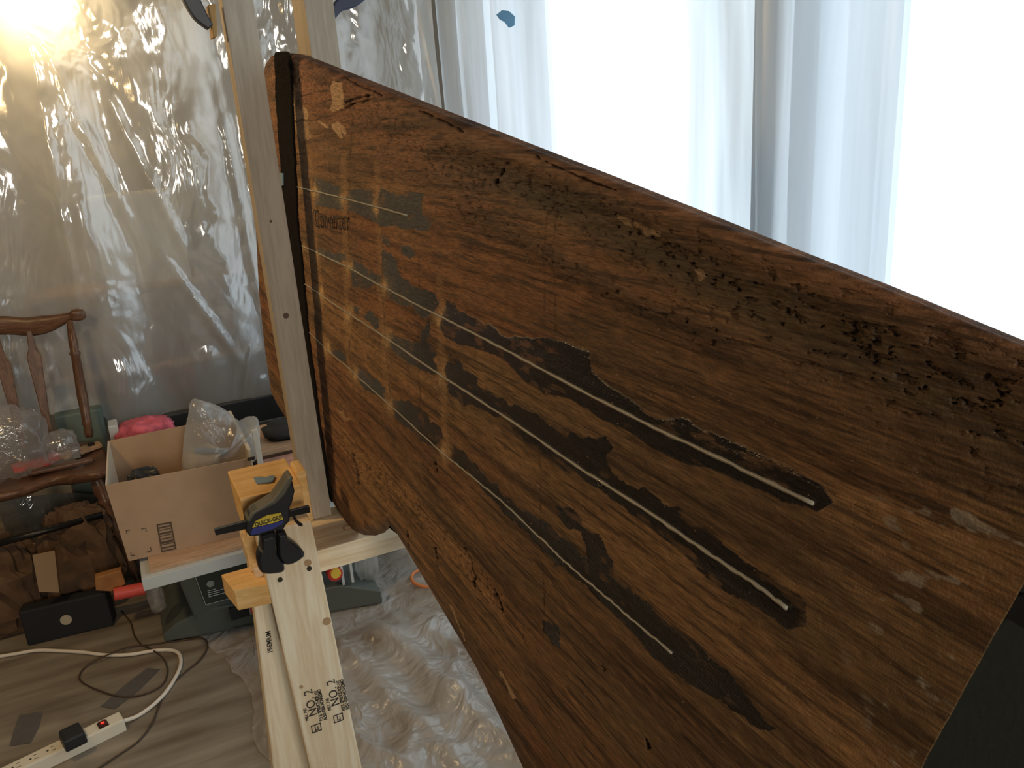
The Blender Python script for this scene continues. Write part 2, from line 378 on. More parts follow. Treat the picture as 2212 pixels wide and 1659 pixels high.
# ============================================================ DARK WOODEN BOARD
X0, K, Z0 = .268, .05, .85
def SP(px, py, off=0.):  # vectorised: ray with the leaning board plane x = X0+K(z-Z0)
    px = np.asarray(px, float); py = np.asarray(py, float)
    c = np.stack([(px-CX)/F, -(py-CY)/F, -np.ones_like(px)], -1)
    r = np.stack([c@E_, c@D_, c@U_], -1); t = (X0+off+K*(H-Z0))/(r[..., 0]-K*r[..., 2])
    return np.array([0, 0, H])+r*t[..., None]
top = [(0, 570, 155), (.01, 574, 138), (.022, 586, 122), (.034, 604, 114), (.045, 624, 113.5), (.07, 660, 125), (.1, 700, 141), (.2, 870, 208), (.34, 1100, 300), (.46, 1300, 378), (.58, 1500, 457), (.69, 1700, 538), (.8, 1900, 616), (.95, 2212, 745), (1, 2330, 795)]
bot = [(0, 586, 848), (.02, 600, 876), (.05, 640, 938), (.09, 690, 1030), (.12, 722, 1090), (.14, 742, 1124), (.155, 762, 1145), (.17, 786, 1156), (.185, 812, 1157), (.197, 832, 1150), (.205, 842, 1136), (.22, 856, 1150), (.25, 885, 1198), (.33, 955, 1316), (.41, 1027, 1438), (.48, 1078, 1545), (.55, 1130, 1659), (.66, 1200, 1810), (.75, 1290, 1930), (.88, 1500, 2040), (1, 1800, 2030)]
lef = [(0, 570, 155), (.3, 557, 350), (.55, 553, 500), (.72, 560, 640), (.88, 573, 760), (1, 586, 848)]
rig = [(0, 2330, 795), (.2, 2322, 1060), (.32, 2200, 1280), (.62, 1990, 1659), (1, 1800, 2030)]
def cur(tab, t):
    a = np.array(tab); return np.stack([np.interp(t, a[:, 0], a[:, 1]), np.interp(t, a[:, 0], a[:, 2])], -1)
NU, NV = 1180, 860
def cluster(t): return t-.55*np.sin(2*np.pi*t)/(2*np.pi)
u = cluster(np.linspace(0, 1, NU+1)); v = cluster(np.linspace(0, 1, NV+1))
UU, VV = np.meshgrid(u, v); Tt, Bb, Ll, Rr = cur(top, u), cur(bot, u), cur(lef, v), cur(rig, v)
G = (1-VV)[..., None]*Tt[None]+VV[..., None]*Bb[None]+(1-UU)[..., None]*Ll[:, None]+UU[..., None]*Rr[:, None]
c00, c10, c01, c11 = Tt[0], Tt[-1], Bb[0], Bb[-1]
G -= ((1-UU)*(1-VV))[..., None]*c00+(UU*(1-VV))[..., None]*c10+((1-UU)*VV)[..., None]*c01+(UU*VV)[..., None]*c11
W3 = SP(G[..., 0], G[..., 1]); PX, PY = G[..., 0], G[..., 1]; WY, WZ = W3[..., 1], W3[..., 2]
dist = lambda a, b: np.linalg.norm(a-b, axis=-1)
dT = dist(W3, W3[:1]); dB = dist(W3, W3[-1:]); dL = dist(W3, W3[:, :1])
def bull(d, r): return np.sqrt(np.clip(1-(1-np.clip(d/r, 0, 1))**2, 0, 1))
TH = np.interp(WY, [.1, .5, 1.4, 2.2], [.008, .012, .017, .015])
prof = bull(dT, .017)*bull(dB, .024)*bull(dL, .02)
n1 = fbm(WY*18, WZ*60, 1, 5); n2 = fbm(WY*90, WZ*160, 2, 4); n3 = fbm(WY*5, WZ*14, 4, 4); g5_ = fbm(WY*5, WZ*85, 76, 5)
fPX, fPY = PX.ravel(), PY.ravel()
def near(p, m): return np.nonzero((fPX > p[:, 0].min()-m) & (fPX < p[:, 0].max()+m) & (fPY > p[:, 1].min()-m) & (fPY < p[:, 1].max()+m))[0]
def seg_d(poly, m=20):
    p = np.array(poly, float); best = np.full(fPX.shape, 1e3); I = near(p, m); x = fPX[I]; y = fPY[I]; bb = np.full(len(I), 1e3)
    for a, c in zip(p[:-1], p[1:]):
        d = c-a; t = np.clip(((x-a[0])*d[0]+(y-a[1])*d[1])/(d@d+1e-9), 0, 1)
        bb = np.minimum(bb, np.hypot(x-a[0]-t*d[0], y-a[1]-t*d[1]))
    best[I] = bb; return best.reshape(PX.shape)
WPX = PX+(fbm(WY*60, WZ*60, 31, 4)-.5)*22; WPY = PY+(fbm(WY*60, WZ*60, 41, 4)-.5)*22
def inside(poly, X=None, Y=None):
    X = WPX if X is None else X; Y = WPY if Y is None else Y
    p = np.array(poly, float); I = near(p, 30); X = X.ravel()[I]; Y = Y.ravel()[I]; ins = np.zeros(len(I), bool); n = len(p)
    for i in range(n):
        x1, y1 = p[i]; x2, y2 = p[(i+1) % n]
        c = ((y1 > Y) != (y2 > Y)) & (X < (x2-x1)*(Y-y1)/(y2-y1+1e-12)+x1); ins ^= c
    out = np.zeros(PX.size, bool); out[I] = ins; return out.reshape(PX.shape)
# relief: ploughed hollows, pits, cracks
def smooth(a, b, x): t = np.clip((x-a)/(b-a), 0, 1); return t*t*(3-2*t)
valley = seg_d([(960, 345), (1080, 385), (1250, 455), (1430, 545), (1650, 660), (1850, 745), (2080, 850), (2330, 960)], 420)
ridge2 = seg_d([(1010, 460), (1140, 520), (1240, 585), (1400, 670), (1560, 740)], 80)
topband = seg_d([(640, 170), (800, 235), (900, 330), (1000, 400)], 160)
lowband = seg_d([(735, 960), (800, 1010), (870, 1080), (960, 1160), (1010, 1230), (1075, 1300)], 80)
vw = np.interp(PX, [900, 1200, 1600, 2212], [22, 42, 75, 140])
valm = np.exp(-(valley/vw)**2); r2m = np.exp(-(ridge2/24)**2); tbm = np.exp(-(topband/60)**2); lbm = np.exp(-(lowband/26)**2)
rough = np.clip(valm*.9+r2m*.8+tbm*.6+lbm*.8+.12, 0, 1)
relief = (n3-.5)*.004+(n1-.5)*.0016+(g5_-.5)*.0018+(n2-.5)*.0016*rough*1.6-valm*.0035+.001*r2m
pits = smooth(.58, .74, fbm(WY*150, WZ*330, 8, 4)); relief -= pits*rough*.0016
relief += .006*np.exp(-(seg_d([(775, 1050), (798, 1130)], 120)/30)**2)
LINEP = dict(
 cr=[[(1062, 398), (1078, 372), (1088, 356), (1092, 352)], [(742, 222), (775, 212), (803, 206), (806, 200)], [(735, 240), (760, 225), (800, 215)], [(1155, 338), (1200, 360), (1260, 388), (1330, 412)],
     [(700, 140), (760, 178), (820, 205)], [(905, 240), (960, 262), (1000, 285)], [(1003, 1187), (1015, 1215), (1022, 1245), (1024, 1268)], [(1058, 1265), (1075, 1290), (1085, 1325)], [(938, 1185), (945, 1225)],
     [(940, 1000), (944, 1025)], [(758, 978), (763, 1000), (772, 1020), (780, 1045)], [(880, 1150), (884, 1185)], [(1890, 600), (1905, 612)], [(1300, 1440), (1308, 1450)], [(1392, 1600), (1400, 1620)]],
 fine=[[(940, 489), (1000, 500), (1085, 518)], [(665, 600), (760, 650), (840, 697), (905, 745), (1000, 790), (1100, 850), (1190, 900)], [(760, 250), (752, 560), (756, 760), (768, 900)], [(905, 470), (906, 600), (904, 780), (914, 930)],
     [(1184, 380), (1176, 560), (1172, 760)], [(1200, 400), (1196, 560), (1198, 720)], [(1160, 940), (1170, 1100), (1172, 1200), (1177, 1330)], [(1132, 1350), (1129, 1380), (1150, 1415)], [(822, 400), (826, 600), (842, 860)],
     [(950, 1010), (990, 1050), (1060, 1110), (1140, 1190), (1210, 1280), (1250, 1320)], [(1310, 1420), (1400, 1490), (1460, 1555)], [(700, 820), (745, 855), (800, 900)], [(905, 1000), (930, 1020), (1000, 1080), (1050, 1140)],
     [(1560, 960), (1640, 985), (1760, 1045), (1900, 1120)], [(1650, 915), (1700, 940), (1800, 1000), (1950, 1080)], [(790, 545), (820, 562)], [(935, 615), (1000, 645)], [(640, 470), (700, 520), (760, 560)], [(660, 560), (705, 590), (840, 640), (930, 700)]])
crack = np.zeros(PX.shape); fine = np.zeros(PX.shape)
ww = 1+2.2*fbm(WY*80, WZ*80, 55, 2)
for l in LINEP['cr']: crack = np.maximum(crack, np.exp(-(seg_d(l)+(fbm(PX/9, PY/9, 61, 3)-.5)*9).clip(0)**2/(ww*.8)**2))
for l in LINEP['fine']: fine = np.maximum(fine, np.exp(-(seg_d(l)+(fbm(PX/9, PY/9, 62, 2)-.5)*3).clip(0)**2/1.3**2)*(fbm(PX/30, PY/30, 63, 2) > .38))
relief -= crack*.0035+fine*.0005
# epoxy-soaked patches
PATCH = [
 [(680,383),(716,396),(735,403),(739,430),(742,444),(749,454),(720,451),(680,442)], [(752,408),(783,407),(800,413),(805,442),(810,456),(812,480),(793,470),(754,456)],
 [(822,408),(860,420),(913,415),(913,463),(935,485),(921,500),(841,487),(822,490),(810,480),(817,456)], [(822,507),(846,519),(846,533),(824,528)], [(863,536),(884,528),(901,548),(887,557),(870,550)],
 [(686,533),(716,545),(745,548),(745,565),(725,569),(689,550)], [(758,557),(783,574),(817,593),(822,612),(802,617),(783,622),(761,620)],
 [(827,543),(841,545),(856,567),(863,591),(889,618),(938,630),(945,654),(938,678),(921,687),(901,680),(887,661),(865,657),(834,634),(831,615),(824,579)],
 [(961,648),(982,654),(991,672),(1066,708),(1084,727),(1162,730),(1220,739),(1270,760),(1275,810),(1289,822),(1362,861),(1394,890),(1420,905),(1470,905),(1542,937),(1597,959),(1669,995),(1770,1045),(1800,1085),(1759,1104),(1687,1078),(1633,1060),(1564,1024),(1506,1010),(1434,981),(1391,959),(1347,930),(1268,890),(1224,861),(1177,847),(1134,825),(1100,785),(1040,755),(1000,748),(961,722),(955,700)],
 [(760,663),(775,663),(774,681),(762,675)], [(784,684),(801,669),(819,687),(819,705),(807,708)],
 [(837,721),(861,724),(879,736),(903,742),(909,721),(924,693),(930,696),(923,739),(942,754),(945,769),(936,778),(948,793),(948,811),(930,808),(885,787),(855,763),(837,739)],
 [(967,763),(991,778),(997,799),(1030,817),(1027,835),(1066,850),(1102,871),(1144,889),(1172,907),(1203,934),(1224,952),(1231,930),(1260,945),(1307,941),(1322,966),(1307,988),(1315,1017),(1347,1046),(1391,1053),(1434,1086),(1503,1118),(1550,1158),(1615,1209),(1687,1259),(1741,1306),(1741,1353),(1698,1361),(1608,1299),(1564,1274),(1506,1230),(1434,1165),(1380,1125),(1318,1068),(1282,1053),(1253,1031),(1217,1013),(1192,995),(1159,963),(1105,937),(1090,908),(1036,883),(1000,869),(971,845),(969,817)],
 [(716,754),(741,760),(750,778),(740,780),(719,769)], [(771,796),(789,802),(813,817),(831,838),(831,862),(801,847),(777,829),(774,814)],
 [(852,865),(888,868),(918,889),(930,910),(952,922),(959,944),(952,959),(936,962),(912,956),(885,929),(855,904)],
 [(974,965),(1012,989),(1054,1031),(1119,1096),(1203,1147),(1250,1190),(1325,1252),(1362,1266),(1409,1317),(1498,1386),(1572,1454),(1616,1501),(1646,1541),(1680,1575),(1656,1575),(1622,1565),(1562,1515),(1521,1498),(1464,1457),(1403,1410),(1353,1356),(1302,1302),(1235,1241),(1167,1181),(1120,1137),(1000,1010),(975,985)],
 [(1206,1096),(1231,1096),(1260,1125),(1253,1136),(1289,1154),(1325,1212),(1325,1262),(1289,1250),(1268,1190),(1256,1150),(1231,1140),(1210,1120)], [(1171,1336),(1191,1339),(1211,1363),(1216,1386),(1215,1407),(1198,1397),(1181,1366)]]
pm = np.zeros(PX.shape)
for p in PATCH: pm = np.maximum(pm, inside(p, PX*.4+WPX*.6 if min(q[0] for q in p) < 960 else WPX, PY*.4+WPY*.6 if min(q[0] for q in p) < 960 else WPY).astype(float))
old = pm*smooth(1000, 860, PX+ .2*(PY-600))      # older, dry grey patches near the frame; the rest is still wet
TAN = [[(717,175),(741,180),(741,236),(720,242),(709,239),(720,221),(715,196)], [(614,154),(629,175),(638,190),(640,233),(650,242),(656,230),(667,242),(665,257),(632,260),(623,239),(620,190)],
 [(684,260),(708,272),(702,276),(690,272)], [(715,269),(729,261),(741,275),(748,290),(742,293),(733,278),(739,297),(732,299),(721,281)], [(1322,462),(1348,469),(1381,489),(1421,502),(1418,514),(1388,512),(1368,495),(1342,485)],
 [(1488,578),(1508,584),(1518,600),(1505,610)], [(722,880),(741,889),(759,907),(747,910),(735,895)], [(968,1305),(975,1310),(1006,1382),(1003,1384)], [(1074,1448),(1080,1450),(1112,1508),(1106,1512)], [(630, 265), (662, 262), (672, 300), (650, 306), (645, 290)]]
tm = np.zeros(PX.shape)
for i, p in enumerate(TAN): tm = np.maximum(tm, inside(p, PX*.6+WPX*.4, PY*.6+WPY*.4)*(.6 if i in (4, 5, 6, 9) else .95))
CROSS = [(680,413),(745,430),(812,448),(682,545),(752,577),(830,618),(952,683),(690,635),(752,676),(836,730),(957,814),(707,754),(765,806),(843,875),(962,979),(640,402),(645,530)]
xm = np.zeros(PX.shape)
for x, y in CROSS: xm = np.maximum(xm, np.exp(-((np.abs(WPX-x)/7)**1.3+(np.abs(WPY-y)/14)**1.3)))
band = np.zeros(PX.shape)   # paler vertical masking-tape ghosts
for pts, w in (([(663, 330), (672, 480), (690, 660)], 9), ([(742, 340), (746, 560), (756, 800)], 7), ([(815, 350), (822, 580), (838, 870)], 7), ([(950, 600), (958, 820), (966, 1000)], 8)):
    band = np.maximum(band, np.exp(-(seg_d(pts)/w)**4)*.5)
# colour
base = np.array([.28, .148, .060]); dark = np.array([.115, .055, .026]); olive = np.array([.120, .078, .036]); red = np.array([.25, .108, .042])
g1 = fbm(WY*3.2, WZ*34, 71, 5); g2 = fbm(WY*10, WZ*150, 72, 4); g3 = fbm(WY*2.2+4, WZ*9, 73, 4); g4 = fbm(WY*45, WZ*240, 74, 3); g5 = fbm(WY*5, WZ*85, 76, 5); g6 = fbm(WY*14, WZ*300, 77, 3)
L3 = lambda a, c, t: a*(1-t[..., None])+c*t[..., None]
Cc = L3(np.broadcast_to(base, PX.shape+(3,)), red, smooth(.45, .7, g3))
Cc = L3(Cc, dark, smooth(.50, .72, g1)*.5)
Cc = L3(Cc, olive, smooth(.5, .68, fbm(WY*2.6, WZ*16, 75, 4))*.5)
Cc = L3(Cc, olive*.62, np.clip(valm*1.05*(.6+.8*g3), 0, .9)); Cc = L3(Cc, dark*.8, np.clip(r2m*.8*(.5+g2), 0, .85))
Cc = L3(Cc, np.array([.30, .13, .065])*.75, np.clip(tbm*.55+.4*np.exp(-(dT/.02)**2), 0, .8))
Cc = L3(Cc, dark*.42, smooth(.52, .68, g5)*.5); Cc = L3(Cc, dark*.35, smooth(.60, .72, g6)*.7)
Cc *= (.62+.76*g2)[..., None]*(.75+.5*g4)[..., None]
Cc = L3(Cc, np.array([.44, .25, .11]), band*.7*(1-pm*.6)); 
Cc = L3(Cc, dark*.35, np.clip(pits*rough*.8+crack*.95+fine*.6, 0, 1))
wetc = np.array([.013, .011, .011]); dry = np.array([.070, .074, .078])
patchc = L3(np.broadcast_to(wetc, PX.shape+(3,)), dry, old)*(.7+.6*g2)[..., None]
thin = smooth(.60, .74, fbm(WY*40, WZ*130, 81, 5))*.5
Cc = L3(Cc, patchc, pm*(1-thin)*.96)
Cc = L3(Cc, np.array([.48, .31, .17]), tm); Cc = L3(Cc, np.array([.62, .41, .19]), np.clip(xm*1.05, 0, .9))
speck = (rs.rand(*PX.shape) > .9991); Cc[speck] = np.array([.42, .26, .14])
mot = smooth(.66, .74, fbm(WY*60, WZ*140, 94, 4))*smooth(1750, 2000, PX)*smooth(1020, 1120, PY); Cc = L3(Cc, np.array([.36, .30, .22]), mot*.7)
Cc = L3(Cc, np.array([.45, .34, .2]), (1-smooth(0, 5, np.abs(G[:, -1:, 0]-PX)))*.6)
wet = np.clip(pm*(1-old)*(1-thin*.5), 0, 1)
relief = relief*(1-.45*pm)+pm*.0001
W3 = SP(PX, PY, TH*(1-prof))
front = W3.copy(); front[..., 0] -= relief*np.clip(prof*1.3-.1, 0, 1)
back = W3.copy(); back[..., 0] += 2*TH*prof; back[..., 1] += .012*smooth(.97, 1, UU)
def quads(nu, nv, off=0, flip=False):
    i, j = np.meshgrid(np.arange(nu), np.arange(nv)); a = (j*(nu+1)+i+off).ravel()
    q = np.stack([a, a+1, a+nu+2, a+nu+1], -1); return q[:, ::-1] if flip else q
slab = thing('wooden_board', 'big dark weathered wooden board with black stains and pale lines, in the lumber stand', 'board', (X0, 1.0, .78))
bi = np.unique(np.r_[np.arange(0, NU+1, 20), NU]); bj = np.unique(np.r_[np.arange(0, 60, 6), np.arange(60, NV-60, 20), np.arange(NV-60, NV+1, 6), NV])
bk = back[np.ix_(bj, bi)]; 
Vf = front.reshape(-1, 3); nf = len(Vf); Vb = bk.reshape(-1, 3)
# cut end cap (near end) joins the two faces
fr = front[:, -1]; br = back[:, -1]; cap = np.vstack([fr, br]); nc = len(fr)
kk = np.arange(nc-1); capq = np.stack([kk, kk+1, kk+1+nc, kk+nc], -1)+nf+len(Vb)
allV = np.vstack([Vf, Vb, cap]); allF = np.vstack([quads(NU, NV, 0, True), quads(len(bi)-1, len(bj)-1, nf), capq])
acol = np.vstack([Cc.reshape(-1, 3), Cc[np.ix_(bj, bi)].reshape(-1, 3), np.tile([.30, .21, .12], (2*nc, 1))]); awet = np.r_[wet.ravel(), np.zeros(len(Vb)+2*nc)]
sm, nt, b, out = newmat('stained_old_wood')
at = N(nt, 'ShaderNodeAttribute'); at.attribute_name = 'stain'; aw = N(nt, 'ShaderNodeAttribute'); aw.attribute_name = 'wet'
tc = N(nt, 'ShaderNodeTexCoord'); mp = N(nt, 'ShaderNodeMapping'); mp.inputs['Scale'].default_value = (1, 40, 420); nt.links.new(tc.outputs['Object'], mp.inputs['Vector'])
n = N(nt, 'ShaderNodeTexNoise'); n.inputs['Scale'].default_value = 1.6; n.inputs['Detail'].default_value = 5; nt.links.new(mp.outputs[0], n.inputs['Vector'])
mr = N(nt, 'ShaderNodeMapRange'); mr.inputs[1].default_value = .3; mr.inputs[2].default_value = .7; mr.inputs[3].default_value = .5; mr.inputs[4].default_value = 1.4
nt.links.new(n.outputs['Fac'], mr.inputs[0])
mx = N(nt, 'ShaderNodeVectorMath', operation='SCALE'); nt.links.new(at.outputs['Color'], mx.inputs[0]); nt.links.new(mr.outputs[0], mx.inputs['Scale']); nt.links.new(mx.outputs[0], b.inputs['Base Color'])
mr2 = N(nt, 'ShaderNodeMapRange'); mr2.inputs[3].default_value = .72; mr2.inputs[4].default_value = .22; nt.links.new(aw.outputs['Fac'], mr2.inputs[0]); nt.links.new(mr2.outputs[0], b.inputs['Roughness'])
b.inputs['Specular IOR Level'].default_value = .35
n4 = N(nt, 'ShaderNodeTexNoise'); n4.inputs['Scale'].default_value = 700; n4.inputs['Detail'].default_value = 3; nt.links.new(tc.outputs['Object'], n4.inputs['Vector'])
ad = N(nt, 'ShaderNodeMath', operation='ADD'); nt.links.new(n.outputs['Fac'], ad.inputs[0]); nt.links.new(n4.outputs['Fac'], ad.inputs[1])
bp = N(nt, 'ShaderNodeBump'); bp.inputs['Strength'].default_value = .55; bp.inputs['Distance'].default_value = .0008; nt.links.new(ad.outputs[0], bp.inputs['Height']); nt.links.new(bp.outputs[0], b.inputs['Normal'])
big('plank', allV, allF, sm, slab, {'stain': acol, 'wet': awet})
def surf(px, py):
    d = (PX-px)**2+(PY-py)**2; k = np.unravel_index(np.argmin(d), d.shape); return front[k]
LINES = [[(632,402),(680,413),(740,427),(812,446),(880,465)],
 [(640,527),(682,545),(752,577),(830,620),(952,683),(1050,733),(1174,800),(1362,898),(1542,984),(1759,1086)],
 [(650,608),(690,635),(752,676),(836,730),(957,813),(1000,840),(1163,948),(1253,1010),(1362,1078),(1506,1176),(1615,1248),(1702,1313)],
 [(665,715),(707,754),(765,806),(843,875),(961,980),(1012,1022),(1090,1086),(1181,1172),(1231,1220),(1307,1285),(1380,1348),(1454,1410)]]
for li, l in enumerate(LINES):
    q = smoothpts([(a, c, 0) for a, c in l], 10)[:, :2]
    pts = np.array([surf(a, c) for a, c in q]); pts[:, 0] -= .0006
    rr = [(.0013 if li != 3 else .0010)*(1+.22*math.sin(k*1.7)*math.sin(k*.6)) for k in range(len(pts))]
    obj('guide_line', tube(pts, rr, 6), MAT['stain'], slab, smooth=True, label='pale thin raised line along the board')
# black rubber band wrapped over the far end: it follows the board's own surface
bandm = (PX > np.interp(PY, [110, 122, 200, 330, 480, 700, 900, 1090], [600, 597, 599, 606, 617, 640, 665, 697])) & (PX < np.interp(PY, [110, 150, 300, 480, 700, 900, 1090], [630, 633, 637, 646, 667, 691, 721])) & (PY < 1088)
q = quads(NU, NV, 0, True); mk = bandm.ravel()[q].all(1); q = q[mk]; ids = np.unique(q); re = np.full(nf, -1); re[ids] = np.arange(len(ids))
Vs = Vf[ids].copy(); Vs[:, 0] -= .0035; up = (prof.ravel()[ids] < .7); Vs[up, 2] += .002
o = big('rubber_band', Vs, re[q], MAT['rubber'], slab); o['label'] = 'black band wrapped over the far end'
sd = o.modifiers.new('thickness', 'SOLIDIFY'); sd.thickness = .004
# grey fleck of tape on the band, and the pencilled note
a = surf(612, 378); 
obj('tape_scrap', prism([surf(607, 372)+[-.006, 0, 0], surf(616, 374)+[-.006, 0, 0], surf(617, 400)+[-.006, 0, 0], surf(609, 402)+[-.006, 0, 0]], (.002, 0, 0)), MAT['bluegrey'], slab)
a = surf(680, 492); c = surf(775, 500)
text('pencil_note', 'Converter', .040, a+[-.0035, 0, .002], c-a, (K, 0, 1), MAT['graphite'], slab, sx=1.25)
# drop of wet resin on the third line
dp = surf(1300, 1043); obj('resin_drop', crumple(dp, (.0022, .003, .003), .1, 16), plain('wet_resin', (.02, .012, .006), .03, coat=1), slab, smooth=True)

# ============================================================ LUMBER STAND
stand = thing('lumber_stand', 'pale new softwood lumber stand holding the dark board upright', 'stand', (.2, 1.3, .1))
def plank4(name, L0, L1, R0, R1, y, th, m, ext=0, label=None, bevel=.002):
    """board whose near face runs through four picture corners on the plane y"""
    a, b_, c, d = [P(*p, y=y) for p in (L0, R0, R1, L1)]
    if ext: c = c+(c-b_)*ext; d = d+(d-a)*ext
    off = np.array([0, th, 0]); v = [d, c, c+off, d+off, a, b_, b_+off, a+off]
    return obj(name, hexa(v), m, stand, bevel=bevel, label=label), (a, b_, c, d)
# near leg (to the floor), far leg, cross beam, two uprights
def leg(pL0, pL1, wid, ztop, y, th, label=None):
    a = P(*pL0, y=y); c = P(*pL1, y=y); d = (c-a)/(a[2]-c[2])
    t = a+d*(a[2]-ztop); bt = a+d*(a[2]-.004); w = np.array([wid, 0, 0]); o_ = np.array([0, th, 0])
    obj('leg', hexa([bt, bt+w, bt+w+o_, bt+o_, t, t+w, t+w+o_, t+o_]), MAT['pine'], stand, bevel=.003, label=label)
    return d
dl1 = leg((572, 1236), (670, 1659), .086, .905, 1.228, .038, 'near leg stamped twice with grade marks')
dl2 = leg((546, 1288), (590, 1659), .086, .83, 1.405, .038, 'far leg stamped with a grade word')
obj('cross_beam', box(.10, .62, 1.268, 1.420, .787, .828), MAT['pine_x'], stand, bevel=.002)
def upright(x0, x1, y0, z0, lean, m, t=.038, label=None):
    zt = 2.3; a = [(x0, y0, z0), (x1, y0, z0), (x1, y0+t, z0), (x0, y0+t, z0)]; c = [(p[0]+lean, p[1], zt) for p in a]
    obj('upright', hexa(a+c), m, stand, bevel=.0015, label=label)
upright(.214, .2595, 1.385, .829, -.002, MAT['pine_old'], label='near upright in front of the board')
upright(.345, .392, 1.43, .829, .0, MAT['pine_old'], t=.089, label='rear upright behind the board')
for px, py in ((605, 1252), (668, 1228)):
    p = P(px, py, y=1.2275); obj('screw', tube([p+[0, .004, 0], p-[0, .001, 0]], .0042, 10), MAT['gasket'], stand)
for px, py, rx in ((665, 1216, .006), (706, 1342, .007), (651, 1484, .003)):
    p = P(px, py, y=1.2272); obj('knot', tube([p+[0, .003, 0], p-[0, .0005, 0]], rx, 12), MAT['knot'], stand)
p = P(751, 1139, z=.8285); obj('knot', tube([p-[0, 0, .004], p], .009, 14), MAT['knot'], stand); obj('knot', tube([p-[0, 0, .004], p+[0, 0, .0003]], .006, 14), MAT['pine_x'], stand)
for px, py in ((618, 682), (585, 478)):
    p = P(px, py, y=1.3845); obj('knot', tube([p+[0, .004, 0], p], .005 if px > 600 else .0022, 12), plain('dark_knot', (.10, .07, .05), .8), stand)
# grade stamps on the near leg, reading upward
ld = -nz(np.array([dl1[0], 0, -1.])); fx = np.array([1., 0, 0]); yd = np.array([1, 0, 0])
def stamp(body, size, px, py, sx=1, bold=0): text('stamp', body, size, P(px, py, y=1.2265), -np.array([dl1[0], 0, -1]), (-1, 0, 0), MAT['ink'], stand, sx, bold=bold)
for ox, oy in ((0, 0), (48, -22)):
    stamp('MILL 740', .0085, 668+ox, 1556+oy, .8); stamp('NO. 2', .021, 686+ox, 1544+oy, 1.0)
    stamp('KD-HT', .0085, 690+ox, 1512+oy, .8); stamp('P.F.S. SPRUCE-P.F.', .0085, 698+ox, 1556+oy, .8, .0002); stamp('ALSO-0204-NCAALSMO', .0085, 707+ox, 1554+oy, .72, .0002)
    a = P(670+ox, 1560+oy, y=1.2268)
    e = .0008
    for (x0, x1, z0, z1) in ((0, .017, 0, .0016), (0, .017, .014, .0156), (0, .0016, 0, .015), (.0155, .017, 0, .015), (.006, .0075, .003, .013), (.006, .012, .003, .0045), (.0105, .012, .003, .010)):
        obj('stamp', box(a[0]+x0, a[0]+x1, a[1]-.0002, a[1]+.0003, a[2]+z0-.024, a[2]+z1-.024), MAT['ink'], stand)
def stamp2(body, size, px, py, sx=1): text('stamp', body, size, P(px, py, y=1.404), -np.array([dl2[0], 0, -1]), (-1, 0, 0), MAT['ink'], stand, sx, bold=.0002)
stamp2('PREMIUM', .013, 589, 1408, .85)
# side-of-leg prints
a = P(561, 1415, y=1.41); text('stamp', 'PREMIUM', .010, a+[-.009, .0, 0], -np.array([dl2[0], 0, -1]), (0, 1, 0), MAT['ink'], stand, .8)

# blocks stacked against the leg
blocks = [('upper', .092, .198, 1.262, 1.378, .868, .955)]
g = 'stacked pine blocks beside the black clamp'
o = obj('wood_block', hexa([(.100, 1.268, .885), (.196, 1.268, .885), (.196, 1.38, .885), (.100, 1.38, .885), (.100, 1.268, .952), (.196, 1.268, .952), (.196, 1.40, .952), (.098, 1.40, .952)]), MAT['block'], bevel=.002)
tag(o, 'upper warm-lit pine block with a grey-blue tape scrap on top, behind the clamp', 'wood block')
o = obj('wood_block', hexa([(.096, 1.29, .812), (.133, 1.27, .812), (.150, 1.33, .812), (.104, 1.34, .812), (.096, 1.29, .884), (.133, 1.27, .884), (.150, 1.33, .884), (.104, 1.34, .884)]), MAT['block'], bevel=.0015)
tag(o, 'narrow upright pine block between the upper and lower blocks', 'wood block')
o = obj('wood_block', hexa([(.064, 1.245, .775), (.122, 1.235, .775), (.140, 1.31, .775), (.052, 1.31, .775), (.064, 1.245, .811), (.122, 1.235, .811), (.140, 1.31, .811), (.052, 1.31, .811)]), MAT['block'], bevel=.0015)
tag(o, 'lowest short pine block fixed at the top of the far leg', 'wood block')
o = obj('wood_wedge', box(.196, .2125, 1.30, 1.355, .865, .962), MAT['block'], bevel=.004)
tag(o, 'small rounded yellow wood pad between clamp jaw and upright', 'wood block')
tp = [P(x, y, z=.9535) for x, y in ((548, 1033), (562, 1031), (575, 1032), (590, 1028), (594, 1031), (588, 1042), (572, 1044), (554, 1045))]
o = obj('tape_scrap', prism(tp, (0, 0, .0015)), MAT['bluegrey']); tag(o, 'grey-blue torn tape scrap lying on the upper pine block', 'tape')

# quick-release bar clamp in front of the leg
cl = thing('bar_clamp', 'black trigger bar clamp with yellow and blue label on the near leg', 'clamp', P(600, 1150, y=1.20))
YC = 1.19
def cp(pts, y0, y1, m, name, bev=.0015, label=None, smooth_=False):
    return obj(name, prism([P(x, y, y=y0) for x, y in pts], (0, y1-y0, 0)), m, cl, bevel=bev, label=label)
cp([(463, 1144), (530, 1126), (600, 1110), (668, 1093), (671, 1107), (600, 1123), (532, 1143), (466, 1157)], YC+.008, YC+.014, MAT['black_s'], 'bar', .0005)
cp([(540, 1112), (548, 1104), (590, 1082), (612, 1058), (624, 1036), (632, 1040), (637, 1062), (632, 1085), (626, 1096), (627, 1125), (617, 1136), (612, 1146), (594, 1146), (560, 1158), (540, 1160), (532, 1150), (533, 1128)], YC, YC+.026, MAT['black'], 'body', .003)
cp([(533, 1126), (545, 1108), (590, 1080), (608, 1056), (622, 1034), (629, 1028), (634, 1034), (616, 1068), (596, 1088), (552, 1110), (540, 1128)], YC-.002, YC+.028, plain('worn_olive_edge', (.10, .09, .06), .5), 'jaw', .002)
